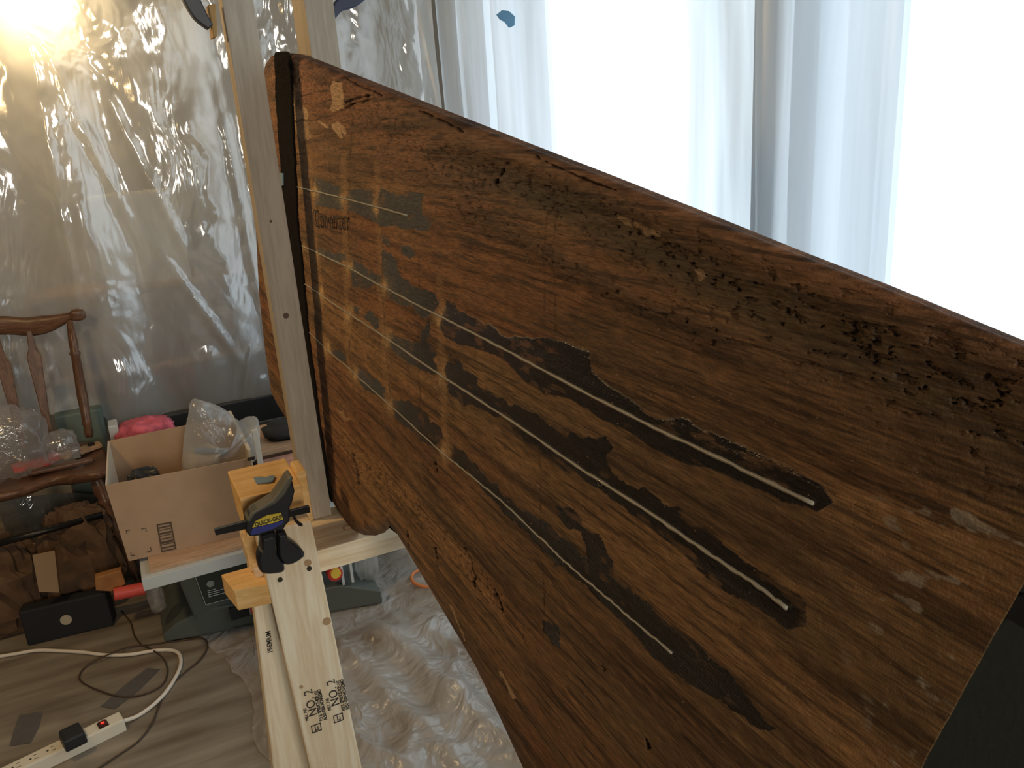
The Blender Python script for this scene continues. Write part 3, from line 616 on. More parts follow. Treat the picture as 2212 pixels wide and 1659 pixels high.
yl = cp([(545, 1140), (552, 1126), (578, 1113), (607, 1108), (612, 1122), (590, 1130)], YC-.0028, YC-.001, MAT['yellow'], 'label_plate', 0, 'yellow label')
bl = cp([(543, 1148), (546, 1141), (590, 1131), (612, 1124), (612, 1130), (592, 1142), (560, 1152), (544, 1156)], YC-.0028, YC-.001, MAT['blue'], 'label_plate', 0, 'blue label')
a = P(551, 1138, y=YC-.0032); c = P(605, 1122, y=YC-.0032)
text('lettering', 'QUICK-GRIP', .0092, a, c-a, (0, 0, 1), MAT['ink'], yl, .82, bold=.0003)
def puff(pts, y, r, name, label=None):   # rounded grip from an outline: three stacked offset slices
    pts = [tuple(p[:2]) for p in smoothpts([(a_, b_, 0) for a_, b_ in pts+[pts[0]]], 4)[:-1]]; c = np.mean(pts, 0); rings = []
    for s, yy in ((.80, -r), (.95, -r*.6), (1, 0), (.95, r*.6), (.8, r)):
        rings.append(np.array([P(*(c+(np.array(p)-c)*s), y=y) for p in pts])+[0, yy, 0])
    n = len(pts); V = np.vstack(rings); Fc = [tuple(range(n))[::-1], tuple(4*n+k for k in range(n))]
    for j in range(4):
        for k in range(n): Fc.append((j*n+k, j*n+(k+1) % n, (j+1)*n+(k+1) % n, (j+1)*n+k))
    return obj(name, (V, Fc), MAT['black'], cl, smooth=False, bevel=.0012, label=label)
puff([(562, 1150), (592, 1144), (593, 1180), (601, 1200), (612, 1215), (613, 1228), (603, 1234), (575, 1236), (560, 1230), (553, 1205), (556, 1186), (563, 1176)], YC+.012, .014, 'handle')
puff([(596, 1146), (614, 1144), (620, 1160), (640, 1174), (655, 1190), (655, 1200), (634, 1214), (614, 1217), (600, 1202), (597, 1180)], YC+.016, .011, 'trigger')
cp([(631, 1113), (636, 1113), (643, 1125), (654, 1133), (654, 1138), (645, 1136), (636, 1126)], YC+.006, YC+.010, MAT['black_s'], 'release_lever', .0005)

# clamp at the top squeezing the uprights (only its ends reach into the frame)
tcl = thing('top_clamp', 'black curved clamp gripping both uprights at the top edge of the picture', 'clamp', (.2, 1.36, 1.66))
def arc(pts, y, wid, m, name, th=.02):
    p = smoothpts([(a_, b_, 0) for a_, b_ in pts], 8)[:, :2]; q = np.array([P(a_, b_, y=y) for a_, b_ in p])
    w = np.interp(np.linspace(0, 1, len(q)), np.linspace(0, 1, len(wid)), wid)
    T = np.gradient(q, axis=0); T /= np.linalg.norm(T, axis=1)[:, None]; Nn = np.cross(T, [0, 1, 0])
    L = q+Nn*w[:, None]/2; R = q-Nn*w[:, None]/2; o_ = np.array([0, th, 0]); n_ = len(q); V = np.vstack([L, R, R+o_, L+o_]); Fc = []
    for k in range(n_-1):
        for s in range(4): Fc.append((s*n_+k, s*n_+k+1, ((s+1) % 4)*n_+k+1, ((s+1) % 4)*n_+k))
    Fc += [(0, n_, 2*n_, 3*n_), (n_-1, 4*n_-1, 3*n_-1, 2*n_-1)]
    return obj(name, (V, Fc), m, tcl, bevel=.002)
arc([(400, -60), (412, -10), (432, 30), (456, 58)], 1.37, [.024, .024, .020, .010], MAT['black'], 'jaw_arm')
arc([(800, -40), (765, -5), (735, 12), (718, 42)], 1.44, [.03, .026, .018, .006], MAT['navy'], 'jaw_arm')
cq = [P(x, y, y=1.375) for x, y in ((449, 10), (466, 8), (470, 78), (460, 82), (455, 40))]
obj('jaw_pad', prism(cq, (0, .03, 0)), plain('amber_pad', (.34, .19, .05), .6), tcl, bevel=.002, label='amber rubber pad against the near upright')
obj('bar', tube([P(395, -95, y=1.40), P(900, -130, y=1.40)], .006, 8), MAT['black_s'], tcl)

# ============================================================ WINDSOR CHAIR (far left)
ch = thing('wooden_chair', 'varnished brown wooden spindle-back chair at the left edge, piled with tools', 'chair', (-.42, 3.08, 0))
zs = .45
def seat_v(u_, v_):
    return None
seatpoly = [(-.66, 3.28), (-.58, 3.33), (-.30, 3.33), (-.20, 3.27), (-.165, 3.12), (-.160, 2.99), (-.185, 2.945), (-.25, 2.955), (-.33, 2.985), (-.42, 2.945), (-.52, 2.935), (-.62, 2.95), (-.67, 3.02), (-.68, 3.15)]
sp = smoothpts([(x, y, 0) for x, y in seatpoly+[seatpoly[0]]], 4)[:-1]
ring = lambda s, z: np.c_[(sp[:, 0]+.42)*s-.42, (sp[:, 1]-3.13)*s+3.13, np.full(len(sp), z)]
rg = [ring(.80, zs-.042), ring(.96, zs-.032), ring(1, zs-.016), ring(.985, zs-.004), ring(.93, zs-.002), ring(.6, zs-.010), ring(.2, zs-.012)]
n_ = len(sp); V = np.vstack(rg); Fc = [tuple(range(n_))[::-1], tuple(6*n_+k for k in range(n_))]
for j in range(6):
    for k in range(n_): Fc.append((j*n_+k, j*n_+(k+1) % n_, (j+1)*n_+(k+1) % n_, (j+1)*n_+k))
obj('seat', (V, Fc), MAT['chair_x'], ch, smooth=True)
turn = [(0, .011), (.05, .013), (.18, .016), (.22, .014), (.24, .020), (.26, .013), (.3, .016), (.55, .024), (.75, .018), (.78, .026), (.80, .018), (.86, .024), (.95, .020), (1, .016)]
for a, c in (((-.215, 3.00, zs-.03), (-.15, 2.93, .006)), ((-.60, 3.00, zs-.03), (-.68, 2.93, .006)), ((-.25, 3.27, zs-.03), (-.17, 3.31, .006)), ((-.60, 3.27, zs-.03), (-.68, 3.31, .006))):
    obj('leg', lathe_between(c, a, turn), MAT['chair'], ch, smooth=True)
for a, c in (((-.17, 2.95, .17), (-.17, 3.29, .17)), ((-.66, 2.95, .17), (-.66, 3.29, .17)), ((-.17, 3.12, .17), (-.66, 3.12, .17))):
    obj('stretcher', lathe_between(a, c, [(0, .008), (.3, .012), (.5, .016), (.7, .012), (1, .008)]), MAT['chair'], ch, smooth=True)
postp = [(0, .012), (.04, .015), (.10, .013), (.12, .017), (.15, .014), (.35, .018), (.70, .015), (.72, .020), (.745, .014), (.80, .016), (1, .010)]
pA = P(193, 945, y=3.25); pB = P(150, 692, y=3.33)
obj('post', lathe_between(pA, pB, postp), MAT['chair'], ch, smooth=True)
obj('post', lathe_between(pA-[.40, 0, 0], pB-[.48, 0, 0], postp), MAT['chair'], ch, smooth=True)
for (x0, y0, x1, y1) in ((100, 905, 62, 715), (30, 880, -6, 735), (-60, 880, -80, 745)):
    a = P(x0, y0, y=3.27); c = P(x1, y1, y=3.33); d = c-a; a = a-d*(a[2]-zs+.01)/d[2]; d = c-a
    w = [(0, .007), (.35, .013), (.62, .019), (.80, .023), (.86, .012), (1, .008)]
    L = [a+d*t+[-r, 0, 0] for t, r in w]; R = [a+d*t+[r, 0, 0] for t, r in w][::-1]
    obj('spindle', prism(L+R, (0, .011, 0)), MAT['chair'], ch, bevel=.003)
cr = [(-260, 705), (-150, 712), (0, 703), (60, 706), (110, 698), (145, 686), (168, 680)]
q = smoothpts([P(x, y, y=3.34-.04*math.sin(max(0, (x+260)/430)*math.pi)*-1) for x, y in cr], 6); w = np.interp(np.linspace(0, 1, len(q)), [0, .3, .6, .85, .97, 1], [.026, .034, .034, .016, .017, .013])
V = []; Fc = []; n_ = 10
for k in range(len(q)):
    for s in range(n_):
        th = 2*math.pi*s/n_; V.append(q[k]+[0, .011*math.sin(th), w[k]*math.cos(th)])
for k in range(len(q)-1):
    for s in range(n_): Fc.append((k*n_+s, k*n_+(s+1) % n_, (k+1)*n_+(s+1) % n_, (k+1)*n_+s))
Fc += [tuple(range(n_)), tuple((len(q)-1)*n_+s for s in range(n_))]
obj('crest_rail', (V, Fc), MAT['chair_x'], ch, smooth=True)
obj('crest_rail', crumple(q[-1], (.026, .016, .022), 0.02, 18), MAT['chair_x'], ch, smooth=True)

# things lying on the seat
zt = zs+.002
def flat(name, pts, z, h, m, label, cat, bev=.002, group=None):
    o_ = obj(name, prism([P(x, y, z=z) for x, y in pts], (0, 0, h)), m, bevel=bev); tag(o_, label, cat, group); return o_
flat('black_tray', [(10, 978), (58, 960), (108, 962), (104, 980), (50, 998)], zt+.02, .018, plain('black_glossy', (.03, .022, .02), .25), 'black flat plastic case on the chair seat beside the red tray', 'case')
flat('red_tray', [(24, 1012), (60, 1000), (126, 984), (132, 994), (90, 1012), (32, 1024)], zt, .014, MAT['pinkred'], 'bright red plastic tray on the front of the chair seat', 'tray')
flat('wood_stick', [(60, 1020), (200, 992), (202, 998), (66, 1028)], zt, .010, MAT['chair_x'], 'flat dark wooden stick lying along the front of the seat', 'stick')
flat('wood_stick', [(120, 990), (215, 958), (222, 966), (140, 996)], zt, .012, MAT['tan'], 'tan wooden stick lying aslant at the right of the seat', 'stick')
o = obj('metal_clip', box(-.275, -.25, 3.12, 3.15, zt, zt+.032), MAT['steel'], bevel=.002); tag(o, 'small grey metal block standing on the chair seat by the post', 'block')
o = obj('socket', tube([(-.215, 3.20, zt), (-.215, 3.20, zt+.018)], .012, 12), MAT['black']); tag(o, 'tiny black cap at the foot of the chair back post', 'cap')
o = obj('clear_bag', crumple((-.47, 3.06, zt+.125), (.14, .09, .12), .18, 34, 5, 3.4), MAT['film_bag'], smooth=True); tag(o, 'large clear plastic bag bulging on the chair seat at the left edge', 'plastic bag')
o = obj('clear_bag', crumple((-.30, 3.10, zt+.06), (.055, .05, .055), .22, 26, 8, 4), MAT['film_bag'], smooth=True); tag(o, 'small shiny clear plastic pouch on the seat left of the chair post', 'plastic bag')

# dark shapes behind and under the chair
o = obj('green_bin', hexa([(-.32, 3.40, .0), (-.18, 3.40, .0), (-.18, 3.58, .0), (-.32, 3.58, .0), (-.33, 3.39, .54), (-.165, 3.39, .54), (-.165, 3.59, .54), (-.33, 3.59, .54)]), plain('grey_green_plastic', (.12, .15, .12), .6), bevel=.01)
BINLOC = o; tag(o, 'grey-green plastic bin behind the chair back', 'bin')
tote = thing('black_tote', 'long low black plastic tote behind the cardboard box, its rim under the plastic sheet', 'tote', (.2, 3.2, 0))
def open_box(x0, x1, y0, y1, z0, z1, t, m, par, rim=None):
    obj('bottom', box(x0, x1, y0, y1, z0, z0+t), m, par)
    for b_ in ((x0, x1, y0, y0+t), (x0, x1, y1-t, y1), (x0, x0+t, y0+t, y1-t), (x1-t, x1, y0+t, y1-t)): obj('side', box(*b_, z0+t, z1), m, par)
    if rim: obj('rim', join(box(x0-.012, x1+.012, y0-.012, y0+.004, z1-.012, z1+.006), box(x0-.012, x1+.012, y1-.004, y1+.012, z1-.012, z1+.006), box(x0-.012, x0+.004, y0, y1, z1-.012, z1+.006), box(x1-.004, x1+.012, y0, y1, z1-.012, z1+.006)), rim, par, bevel=.003)
open_box(-.15, .80, 2.99, 3.29, .010, .485, .006, MAT['blackmat'], tote, plain('dark_rim', (.03, .03, .028), .5))
o = obj('pink_cloth', crumple((-.03, 3.13, .485), (.10, .08, .055), .22, 36, 11, 4), MAT['pink'], smooth=True); tag(o, 'crumpled pink and red cloth in the black tote', 'cloth')
o = obj('grey_gadget', hexa([(-.145, 3.10, .30), (-.10, 3.10, .30), (-.10, 3.2, .30), (-.145, 3.2, .30), (-.145, 3.10, .55), (-.115, 3.10, .55), (-.115, 3.18, .55), (-.145, 3.18, .55)]), MAT['grey'], bevel=.004); tag(o, 'small light grey gadget leaning in the left end of the black tote', 'gadget')

# tan board and packets between cardboard box and upright
o = obj('tan_board', box(.285, .51, 2.61, 2.88, .50, .515), MAT['tan'], bevel=.002); tag(o, 'tan wooden board lying right of the cardboard box', 'board')
o = obj('packet', box(.285, .44, 2.50, 2.60, .4405, .495), plain('pinkish_wrap', (.50, .26, .20), .4, var=.3, vscale=20), bevel=.006); tag(o, 'pinkish shiny packet right of the cardboard box', 'packet')
o = obj('storage_crate', box(.29, .49, 2.62, 2.79, .3225, .499), plain('brown_crate', (.22, .11, .06), .7, var=.2), bevel=.004); tag(o, 'reddish brown box behind the upright under the tan board', 'crate')
o = obj('small_carton', box(.283, .45, 2.49, 2.605, .3225, .44), plain('brown_carton', (.26, .13, .07), .8, var=.15), bevel=.003); tag(o, 'small brown carton right of the cardboard box, under the pinkish packet', 'carton')
o = obj('pouch', crumple((.40, 2.74, .53), (.07, .08, .02), .2, 22, 17), MAT['blackmat'], smooth=True); tag(o, 'dark flat pouch lying on the tan board', 'pouch')

# ============================================================ TABLE SAW with cardboard box on top
saw = thing('table_saw', 'grey-green benchtop table saw on the floor under the cardboard box', 'table saw', (.15, 2.5, 0))
obj('body', hexa([(.00, 2.48, .055), (.40, 2.46, .055), (.40, 2.78, .055), (.00, 2.78, .055), (-.03, 2.42, .285), (.42, 2.40, .285), (.42, 2.76, .285), (-.03, 2.76, .285)]), MAT['saw'], saw, bevel=.008)
def base_part(xs, sgn):
    return None
obj('base', (lambda vf: (np.array([[p[0], p[1]+.14-.24*(p[0]+.09), p[2]] for p in vf[0]]), vf[1]))(prism([(-.10, 2.36, .009), (.10, 2.36, .009), (.10, 2.36, .018), (.30, 2.36, .018), (.30, 2.36, .009), (.56, 2.36, .009), (.56, 2.36, .055), (.44, 2.36, .10), (.03, 2.36, .10), (-.06, 2.36, .065), (-.10, 2.36, .035)], (0, .34, 0))), MAT['saw'], saw, bevel=.006)
obj('table', box(-.115, .50, 2.345, 2.80, .292, .322), MAT['grey'], saw, bevel=.003)
obj('table_edge', box(-.115, .50, 2.338, 2.346, .285, .322), MAT['grey'], saw, bevel=.001)
lpan = obj('label_panel', hexa([(.035, 2.458, .12), (.22, 2.450, .12), (.22, 2.464, .12), (.035, 2.470, .12), (.02, 2.420, .265), (.22, 2.412, .265), (.22, 2.426, .265), (.02, 2.432, .265)]), MAT['sawdark'], saw, label='dark label panel with fine print')
lp = lambda x, z: np.array([x, 2.456-(x-.035)*.043-(z-.12)/.145*.038, z])
for (xa, za, xb, zb) in ((.037, .122, .022, .262), (.037, .122, .215, .122)):
    obj('label_outline', tube([lp(xa, za), lp(xb, zb)], .0008, 4), MAT['grey'], lpan)
for z_, x_ in ((.150, .105), (.158, .085), (.166, .098), (.174, .075)):
    obj('fine_print', tube([lp(.05, z_), lp(x_, z_)], .0011, 4), MAT['grey'], lpan)
obj('emblem', tube([lp(.062, .20), lp(.062, .20)-[0, .002, 0]], .011, 16), plain('panel_emblem', (.22, .23, .2), .6), lpan)
obj('badge', box(.100, .20, 2.440, 2.452, .050, .093), MAT['blackmat'], saw, bevel=.001)
obj('badge', box(.158, .192, 2.436, 2.442, .055, .089), MAT['white'], saw, bevel=.001); bd = obj('badge', box(.161, .189, 2.433, 2.438, .058, .086), MAT['red'], saw, label='red square logo badge')
text('lettering', 'C', .030, (.165, 2.4325, .062), (1, 0, 0), (0, 0, 1), MAT['white'], bd, bold=.001)
k_ = P(722, 1232, y=2.38); obj('knob', tube([k_+[0, .03, -.01], k_+[0, -.012, -.01]], .024, 18), MAT['red'], saw, bevel=.003, label='red knob'); obj('knob', tube([k_+[0, -.012, -.002], k_+[0, -.022, -.002]], .016, 16), plain('yellow_knob', (.75, .5, .06), .5), saw, label='yellow centre of the red knob')
for xx in (.445, .475): obj('rail', box(xx, xx+.008, 2.37, 2.40, .10, .285), MAT['grey'], saw)
wb = obj('wooden_board', box(-.09, .45, 2.36, 2.74, .3225, .334), MAT['tan'], bevel=.001); tag(wb, 'thin tan plywood sheet on the table saw under the cardboard box', 'board')

bx = thing('cardboard_box', 'open brown cardboard box on the table saw with barcode panel print', 'box', (.045, 2.6, .335))
xa, xb, ya, yb, za, zb = -.142, .236, 2.45, 2.83, .3345, .585; t = .004
obj('front_panel', hexa([(xa, ya, za), (xb, ya-.03, za), (xb, ya-.03+t, za), (xa, ya+t, za), (xa-.012, ya-.012, zb), (xb+.004, ya-.042, zb-.004), (xb+.004, ya-.042+t, zb-.004), (xa-.012, ya-.012+t, zb)]), MAT['card'], bx)
obj('left_panel', hexa([(xa, ya, za), (xa+t, ya, za), (xa+t, yb, za), (xa, yb, za), (xa-.012, ya-.01, zb), (xa-.012+t, ya-.01, zb), (xa+t, yb, zb), (xa, yb, zb)]), MAT['card_in'], bx)
obj('right_panel', hexa([(xb-t, ya-.028, za), (xb, ya-.028, za), (xb, yb, za), (xb-t, yb, za), (xb, ya-.036, zb+.02), (xb+.01, ya-.036, zb+.02), (xb+.01, yb, zb+.02), (xb, yb, zb+.02)]), MAT['card_in'], bx)
obj('back_panel', box(xa, xb, yb, yb+t, za, zb), MAT['card'], bx); obj('bottom_panel', box(xa+t, xb-t, ya+t, yb, za, za+t), MAT['card'], bx)
def onbox(px, py): # point on the front panel
    p = P(px, py, y=2.43); t_ = (p[0]-xa)/(xb-xa); zz = (p[2]-za)/(zb-za)
    return P(px, py, y=ya-.03*t_-.012*zz-.0012)
def bar(p, q, w): return prism([onbox(*p), onbox(*q), onbox(q[0]+w[0], q[1]+w[1]), onbox(p[0]+w[0], p[1]+w[1])], (0, .0006, 0))
br_ = [bar((338, 1133), (370, 1127), (1, 3)), bar((348, 1190), (381, 1183), (1, 3)), bar((338, 1133), (348, 1190), (3, 0)), bar((367, 1128), (378, 1185), (3, 0))]
for k, w_ in enumerate((3, 1.5, 4, 1.5, 2.5, 5, 1.5, 3)): br_.append(bar((340+k*1.15, 1140+k*6.2), (368+k*1.15, 1134+k*6.2), (.5, w_)))
obj('barcode_print', join(*br_), MAT['inkbrown'], bx)
obj('small_print', bar((434, 1180), (449, 1177), (1, 6)), MAT['ink'], bx); obj('small_print', bar((534, 989), (550, 986), (1, 7)), MAT['ink'], bx)
cm = []
for (x, y, dx, dy) in ((272, 1146, 1, 1), (314, 1140, -1, 1), (283, 1200, 1, -1), (326, 1190, -1, -1)):
    cm = [bar((x, y), (x+9*dx, y-2*dx), (0, 1.6)), bar((x, y), (x+1.6*dy, y+8*dy), (1.6, 0))]
    obj('corner_print', join(*cm), MAT['inkbrown'], bx)

zo = smoothpts([(x, y_, 0) for x, y_ in ((392, 1008), (398, 945), (406, 900), (414, 864), (440, 866), (486, 884), (512, 908), (535, 917), (556, 903), (560, 940), (553, 985), (500, 1004), (440, 1012), (392, 1008))], 5)[:-1, :2]
zc = np.array([478., 955.]); rings = []
for s_, yy in ((.25, 2.47), (.6, 2.485), (.85, 2.51), (.97, 2.545), (1, 2.58), (.97, 2.61), (.85, 2.64), (.5, 2.66)):
    rings.append(np.array([P(*(zc+(p-zc)*s_), y=2.58)+[0, (yy-2.58)*(1 if p[1] > 900 else .3)+.02*(float(fbm(p[0]/14, p[1]/14+s_*5, 77, 3))-.5), 0] for p in zo]))
nz_ = len(zo); zf = [tuple(range(nz_))[::-1], tuple(7*nz_+k for k in range(nz_))]
for j in range(7):
    for k in range(nz_): zf.append((j*nz_+k, j*nz_+(k+1) % nz_, (j+1)*nz_+(k+1) % nz_, (j+1)*nz_+k))
o = obj('zip_bag', (np.vstack(rings), zf), MAT['film_zip'], smooth=True); tag(o, 'milky plastic zip bag of parts standing in the cardboard box', 'plastic bag')
o = obj('cloth_wad', crumple((.12, 2.60, .53), (.06, .07, .045), .2, 26, 13), MAT['sackcontent'], smooth=True); tag(o, 'beige cloth wad inside the milky bag in the box', 'cloth')
o = obj('blue_tube', tube([(.10, 2.57, .585), (.19, 2.55, .56)], .010, 10), plain('blue_wrap', (.22, .34, .5), .5)); tag(o, 'slim blue tube showing through the milky bag', 'tube')
o = obj('black_pouch', crumple((-.055, 2.54, .535), (.045, .04, .035), .25, 24, 23), MAT['black'], smooth=False); tag(o, 'black pouch inside the front left corner of the cardboard box', 'pouch')
o = obj('white_strip', box(.252, .268, 2.36, 2.372, .335, .68), plain('pale_strip', (.62, .60, .52), .6), bevel=.001); tag(o, 'pale narrow wooden strip standing between cardboard box and blocks', 'strip')

# ============================================================ bags, case and rods under the chair
o = obj('paper_bag', crumple((-.30, 2.89, .175), (.115, .085, .175), .30, 40, 31, 3.2), MAT['paper_bag'], smooth=False); tag(o, 'crumpled dark brown paper bag on the floor right below the chair seat', 'paper bag')
o = obj('paper_bag', crumple((-.555, 2.89, .155), (.125, .09, .155), .30, 36, 37, 3), MAT['paper_bag'], smooth=False); tag(o, 'larger torn brown paper bag at the left edge under the chair', 'paper bag')
o = obj('paper_bag_flap', prism([P(70, 1200, y=2.70), P(118, 1190, y=2.72), P(128, 1280, y=2.70), P(84, 1278, y=2.69)], (0, .004, 0)), plain('kraft', (.30, .20, .11), .85, bump=.3, bscale=30)); tag(o, 'light brown paper scrap leaning on the left paper bag', 'paper')
o = obj('wood_offcut', prism([P(205, 1248, y=2.68), P(262, 1232, y=2.68), P(272, 1262, y=2.68), P(240, 1278, y=2.68), P(207, 1276, y=2.68)], (0, .03, 0)), plain('orange_wood', (.36, .16, .05), .6, var=.2, vscale=30), bevel=.003); tag(o, 'orange-brown wood offcut sticking out of the right paper bag', 'wood offcut')
case = thing('black_case', 'long black toolcase on the floor with a round pale sticker', 'case', P(150, 1370, z=0))
fa = P(60, 1397, z=.0); fb = P(246, 1352, z=.0); up = np.array([0, 0, .125]); dp_ = np.array([.012, .06, 0])
obj('shell', hexa([fa, fb, fb+dp_, fa+dp_, fa+up, fb+up, fb+up+dp_*.8, fa+up+dp_*.8]), MAT['blackmat'], case, bevel=.006)
d_ = nz(fb-fa); nn = np.array([d_[1], -d_[0], 0]); cc = fa+(fb-fa)*.49+np.array([0, 0, .062])
obj('sticker', tube([cc, cc+nn*.0015], .017, 24), plain('pale_sticker', (.42, .36, .26), .7), case, label='round pale sticker')
a = P(246, 1284, y=2.66); c = P(314, 1270, y=2.66)
o = obj('red_tube', tube([a, a+(c-a)*.03, a+(c-a)*.97, c], [.018, .0205, .0205, .018], 20), MAT['pinkred'], smooth=False); tag(o, 'coral red tube lying above the right end of the black case', 'tube')
a = P(-60, 1190, y=2.80); c = P(222, 1112, y=2.84); a2 = a
o = obj('black_rod', tube([a, c], .011, 12), MAT['black_s'], smooth=True); tag(o, 'black rod resting across the tops of the paper bags under the chair', 'rod')
a = P(140, 1160, y=2.85); c = P(176, 1152, y=2.85)
o = obj('white_hook', tube(smoothpts([a+[-.004, 0, -.02], a, (a+c)/2+[0, 0, .004], c], 5), .006, 8), MAT['white'], smooth=True); tag(o, 'short whitish plastic hook on top of the right paper bag', 'hook')
o = obj('grey_sheet', grid(lambda u_, v_: (-.55+.32*u_, 3.205+.03*math.sin(u_*5+v_*4), .06+.30*v_-.10*u_), 16, 12), film('smoky_film', .35, (.45, .47, .46), .15, 20, 1, .01, .25), smooth=True); tag(o, 'grey plastic film hanging under the chair seat', 'plastic sheet')
o = obj('clear_wrap', crumple(P(336, 1285, y=2.52), (.024, .022, .055), .3, 24, 41, 5), MAT['film_bag'], smooth=True); tag(o, 'twist of clear wrap standing left of the table saw body', 'plastic wrap')
o = obj('crumpled_wrap', crumple((.545, 2.44, .135), (.035, .035, .085), .35, 30, 43, 5), MAT['film_zip'], smooth=True); tag(o, 'crumpled white plastic wrap at the right end of the table saw', 'plastic wrap')
o = obj('black_bin', hexa([(-.14, 2.84, .0), (.30, 2.84, .0), (.30, 2.96, .0), (-.14, 2.96, .0), (-.15, 2.84, .28), (.31, 2.84, .28), (.31, 2.965, .28), (-.15, 2.965, .28)]), MAT['blackmat'], bevel=.01); tag(o, 'black bin standing behind the table saw', 'bin')

# ============================================================ floor items at lower left
ps = thing('power_strip', 'cream power strip with a red lit switch, at the lower left of the floor', 'power strip', P(150, 1620, z=0))
A = P(252, 1563, z=0); B = P(-30, 1700, z=0)*np.array([1, 1, 0]); ax = nz(B-A); sdv = np.array([-ax[1], ax[0], 0])
if sdv[1] > 0: sdv = -sdv
Hs = .036; Wd = .052
q0 = A-ax*.012; Bq = A+ax*.42
obj('housing', hexa([q0, q0+sdv*Wd, Bq+sdv*Wd, Bq, q0+[0, 0, Hs]+sdv*.004, q0+sdv*(Wd-.004)+[0, 0, Hs], Bq+sdv*(Wd-.004)+[0, 0, Hs], Bq+sdv*.004+[0, 0, Hs]]), MAT['cream'], ps, bevel=.004)
def ontop(s, w, h=0): return q0+ax*s+sdv*w+np.array([0, 0, Hs+h])
def patch(name, s0, s1, w0, w1, h, m, label=None, bev=0): return obj(name, prism([ontop(s0, w0, -.001), ontop(s1, w0, -.001), ontop(s1, w1, -.001), ontop(s0, w1, -.001)], (0, 0, h+.001)), m, ps, bevel=bev, label=label)
patch('switch_bezel', .036, .060, .014, .042, .0015, MAT['blackmat']); sw = patch('switch', .039, .057, .017, .039, .005, plain('switch_red_black', (.10, .012, .010), .25), 'dark red rocker switch')
obj('switch_glow', prism([ontop(.044, .024, .0052), ontop(.052, .024, .0052), ontop(.052, .032, .0052), ontop(.044, .032, .0052)], (0, 0, .0004)), emit('red_glow', (1, .06, .03), .9), sw, label='glowing red mark')
obj('socket_plate', tube([ontop(.080, .028, -.001), ontop(.080, .028, .0015)], .017, 24), MAT['cream'], ps)
for k in range(6):
    s = .165+k*.040
    patch('socket_slot', s, s+.008, .018, .0198, .0004, MAT['ink']); patch('socket_slot', s, s+.0095, .034, .0358, .0004, MAT['ink'])
    obj('socket_hole', tube([ontop(s+.017, .027, -.001), ontop(s+.017, .027, .0004)], .0030, 10), MAT['ink'], ps)
ad_ = obj('power_adapter', hexa([ontop(.096, .012, .0005), ontop(.096, .075, .0005), ontop(.150, .075, .0005), ontop(.150, .012, .0005), ontop(.098, .015, .034), ontop(.098, .072, .034), ontop(.148, .072, .034), ontop(.148, .015, .034)]), MAT['black'], bevel=.006)
tag(ad_, 'black power adapter plugged into the cream power strip', 'adapter')
def cord(name, px, r, m, label, lift=0, z=None, par=None, n=8):
    pts = [P(x, y, z=r+.001+(z[i] if z else 0)) for i, (x, y) in enumerate(px)]
    o_ = obj(name, tube(smoothpts(pts, 10), r, n), m, par, smooth=True)
    if not par: tag(o_, label, 'cord')
    return o_
e0 = q0+sdv*Wd*.5+np.array([0, 0, Hs*.5]); pc = [e0+ax*.01]+[P(x, y, z=.0065) for x, y in ((300, 1545), (345, 1510), (375, 1470), (390, 1436), (386, 1412), (365, 1404), (330, 1406), (280, 1414), (230, 1415), (180, 1409), (130, 1406), (80, 1405), (30, 1413), (-40, 1424))]
o = obj('cord', tube(smoothpts(pc, 10), .0055, 10), MAT['wcord'], ps, smooth=True, label='thick cream cord looping across the floor')
cord('thin_cord', [(262, 1320), (282, 1345), (290, 1372), (306, 1393), (322, 1400), (350, 1420), (362, 1450), (350, 1480), (310, 1500), (262, 1505), (215, 1492), (178, 1474), (172, 1458), (190, 1437), (232, 1415), (280, 1398), (330, 1392), (380, 1385), (430, 1379), (446, 1384), (447, 1402), (430, 1428), (400, 1452), (365, 1485), (345, 1520), (330, 1560), (300, 1600), (250, 1635), (205, 1665)], .0024, MAT['bcord'], 'thin dark brown cord looped loosely on the floor behind the power strip', z=[0, 0, 0, 0, 0, .012]+[0]*8+[.013, .004]+[0]*13)
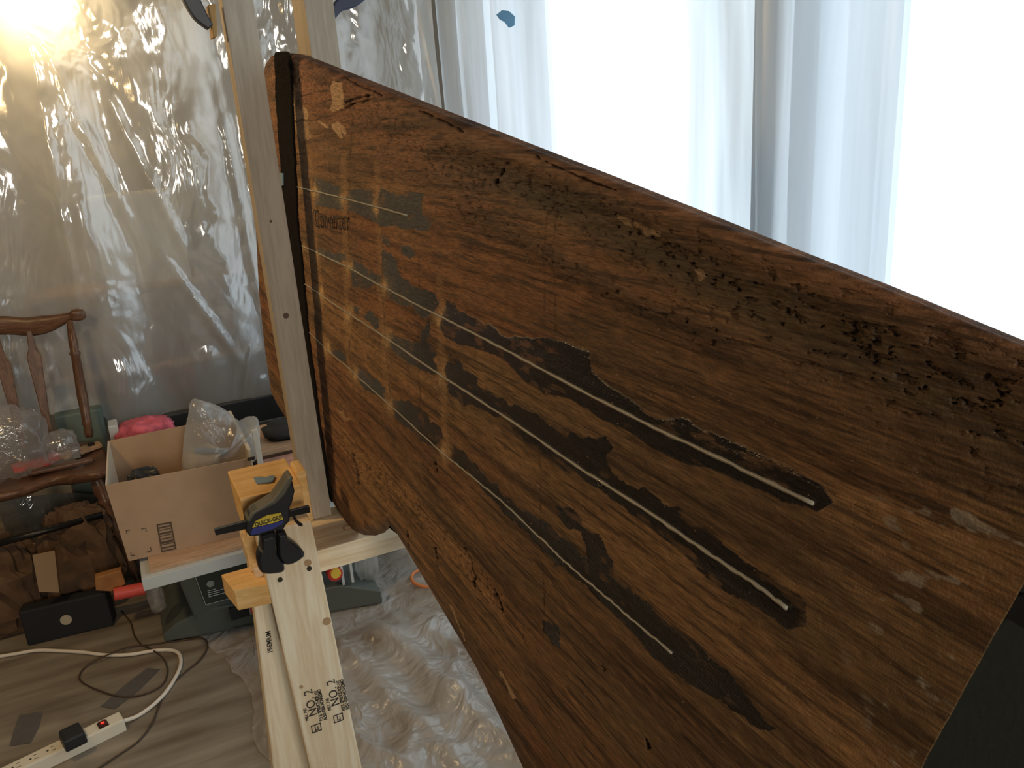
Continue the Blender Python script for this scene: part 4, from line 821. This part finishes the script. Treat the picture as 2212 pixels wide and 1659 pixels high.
for pts, lab in (([(42, 1545), (92, 1537), (84, 1572), (66, 1605), (20, 1612), (30, 1578)], 'short grey duct tape patch stuck on the floor at the left edge'), ([(318, 1443), (346, 1446), (300, 1492), (247, 1532), (218, 1526), (262, 1486)], 'longer grey duct tape strip inside the loop of brown cord')):
    o = obj('duct_tape', prism([P(x, y, z=.0012) for x, y in pts], (0, 0, .0006)), MAT['greytape']); tag(o, lab, 'tape')
rp = [P(x, y, z=.035) for x, y in ((925, 1228), (905, 1232), (892, 1240), (890, 1252), (900, 1262), (922, 1268), (950, 1268))]
o = obj('orange_cord', tube(smoothpts(rp, 8), .0055, 10), MAT['orange'], smooth=True); tag(o, 'orange cord loop on the drop cloth at the board edge', 'cord')

# behind the translucent sheet
o = obj('carton', box(-.06, .26, 3.62, 3.86, .95, 1.30), plain('white_carton', (.75, .74, .72), .8)); tag(o, 'pale carton dimly seen through the plastic sheet, on the brown shelf', 'carton')
sh = thing('shelf_unit', 'brown shelf unit dimly visible behind the hanging plastic sheet', 'shelf', (.1, 3.75, 0))
for zz in (.60, .93): obj('shelf_board', box(-.35, .62, 3.60, 3.90, zz, zz+.018), MAT['tan'], sh)
for xx in (-.35, .60): obj('side_panel', box(xx, xx+.02, 3.60, 3.90, .0, .93), MAT['tan'], sh)
o = obj('hanging_lamp', tube([(-.075, 3.51, 2.20), (-.075, 3.51, 2.10), (-.075, 3.51, 2.07)], [.012, .02, .022], 16), MAT['black']); tag(o, 'lamp holder of the warm glowing bulb behind the plastic sheet', 'lamp')
obj('bulb', crumple((-.075, 3.51, 1.985), (.034, .034, .045), 0, 20), emit('bulb_glow', (1, .74, .40), 30), o, smooth=True)
# dark cabinet beyond the near end of the board
cb = thing('dark_cabinet', 'dark green covered cabinet beyond the near end of the board, at lower right', 'cabinet', (1.0, .2, 0))
obj('body', box(.80, 1.20, -.6, .62, .001, 1.10), MAT['green'], cb, bevel=.01)
k_ = P(2206, 1322, x=.79); obj('knob', tube([k_, k_+[.012, 0, 0]], .018, 14), MAT['blackmat'], cb)
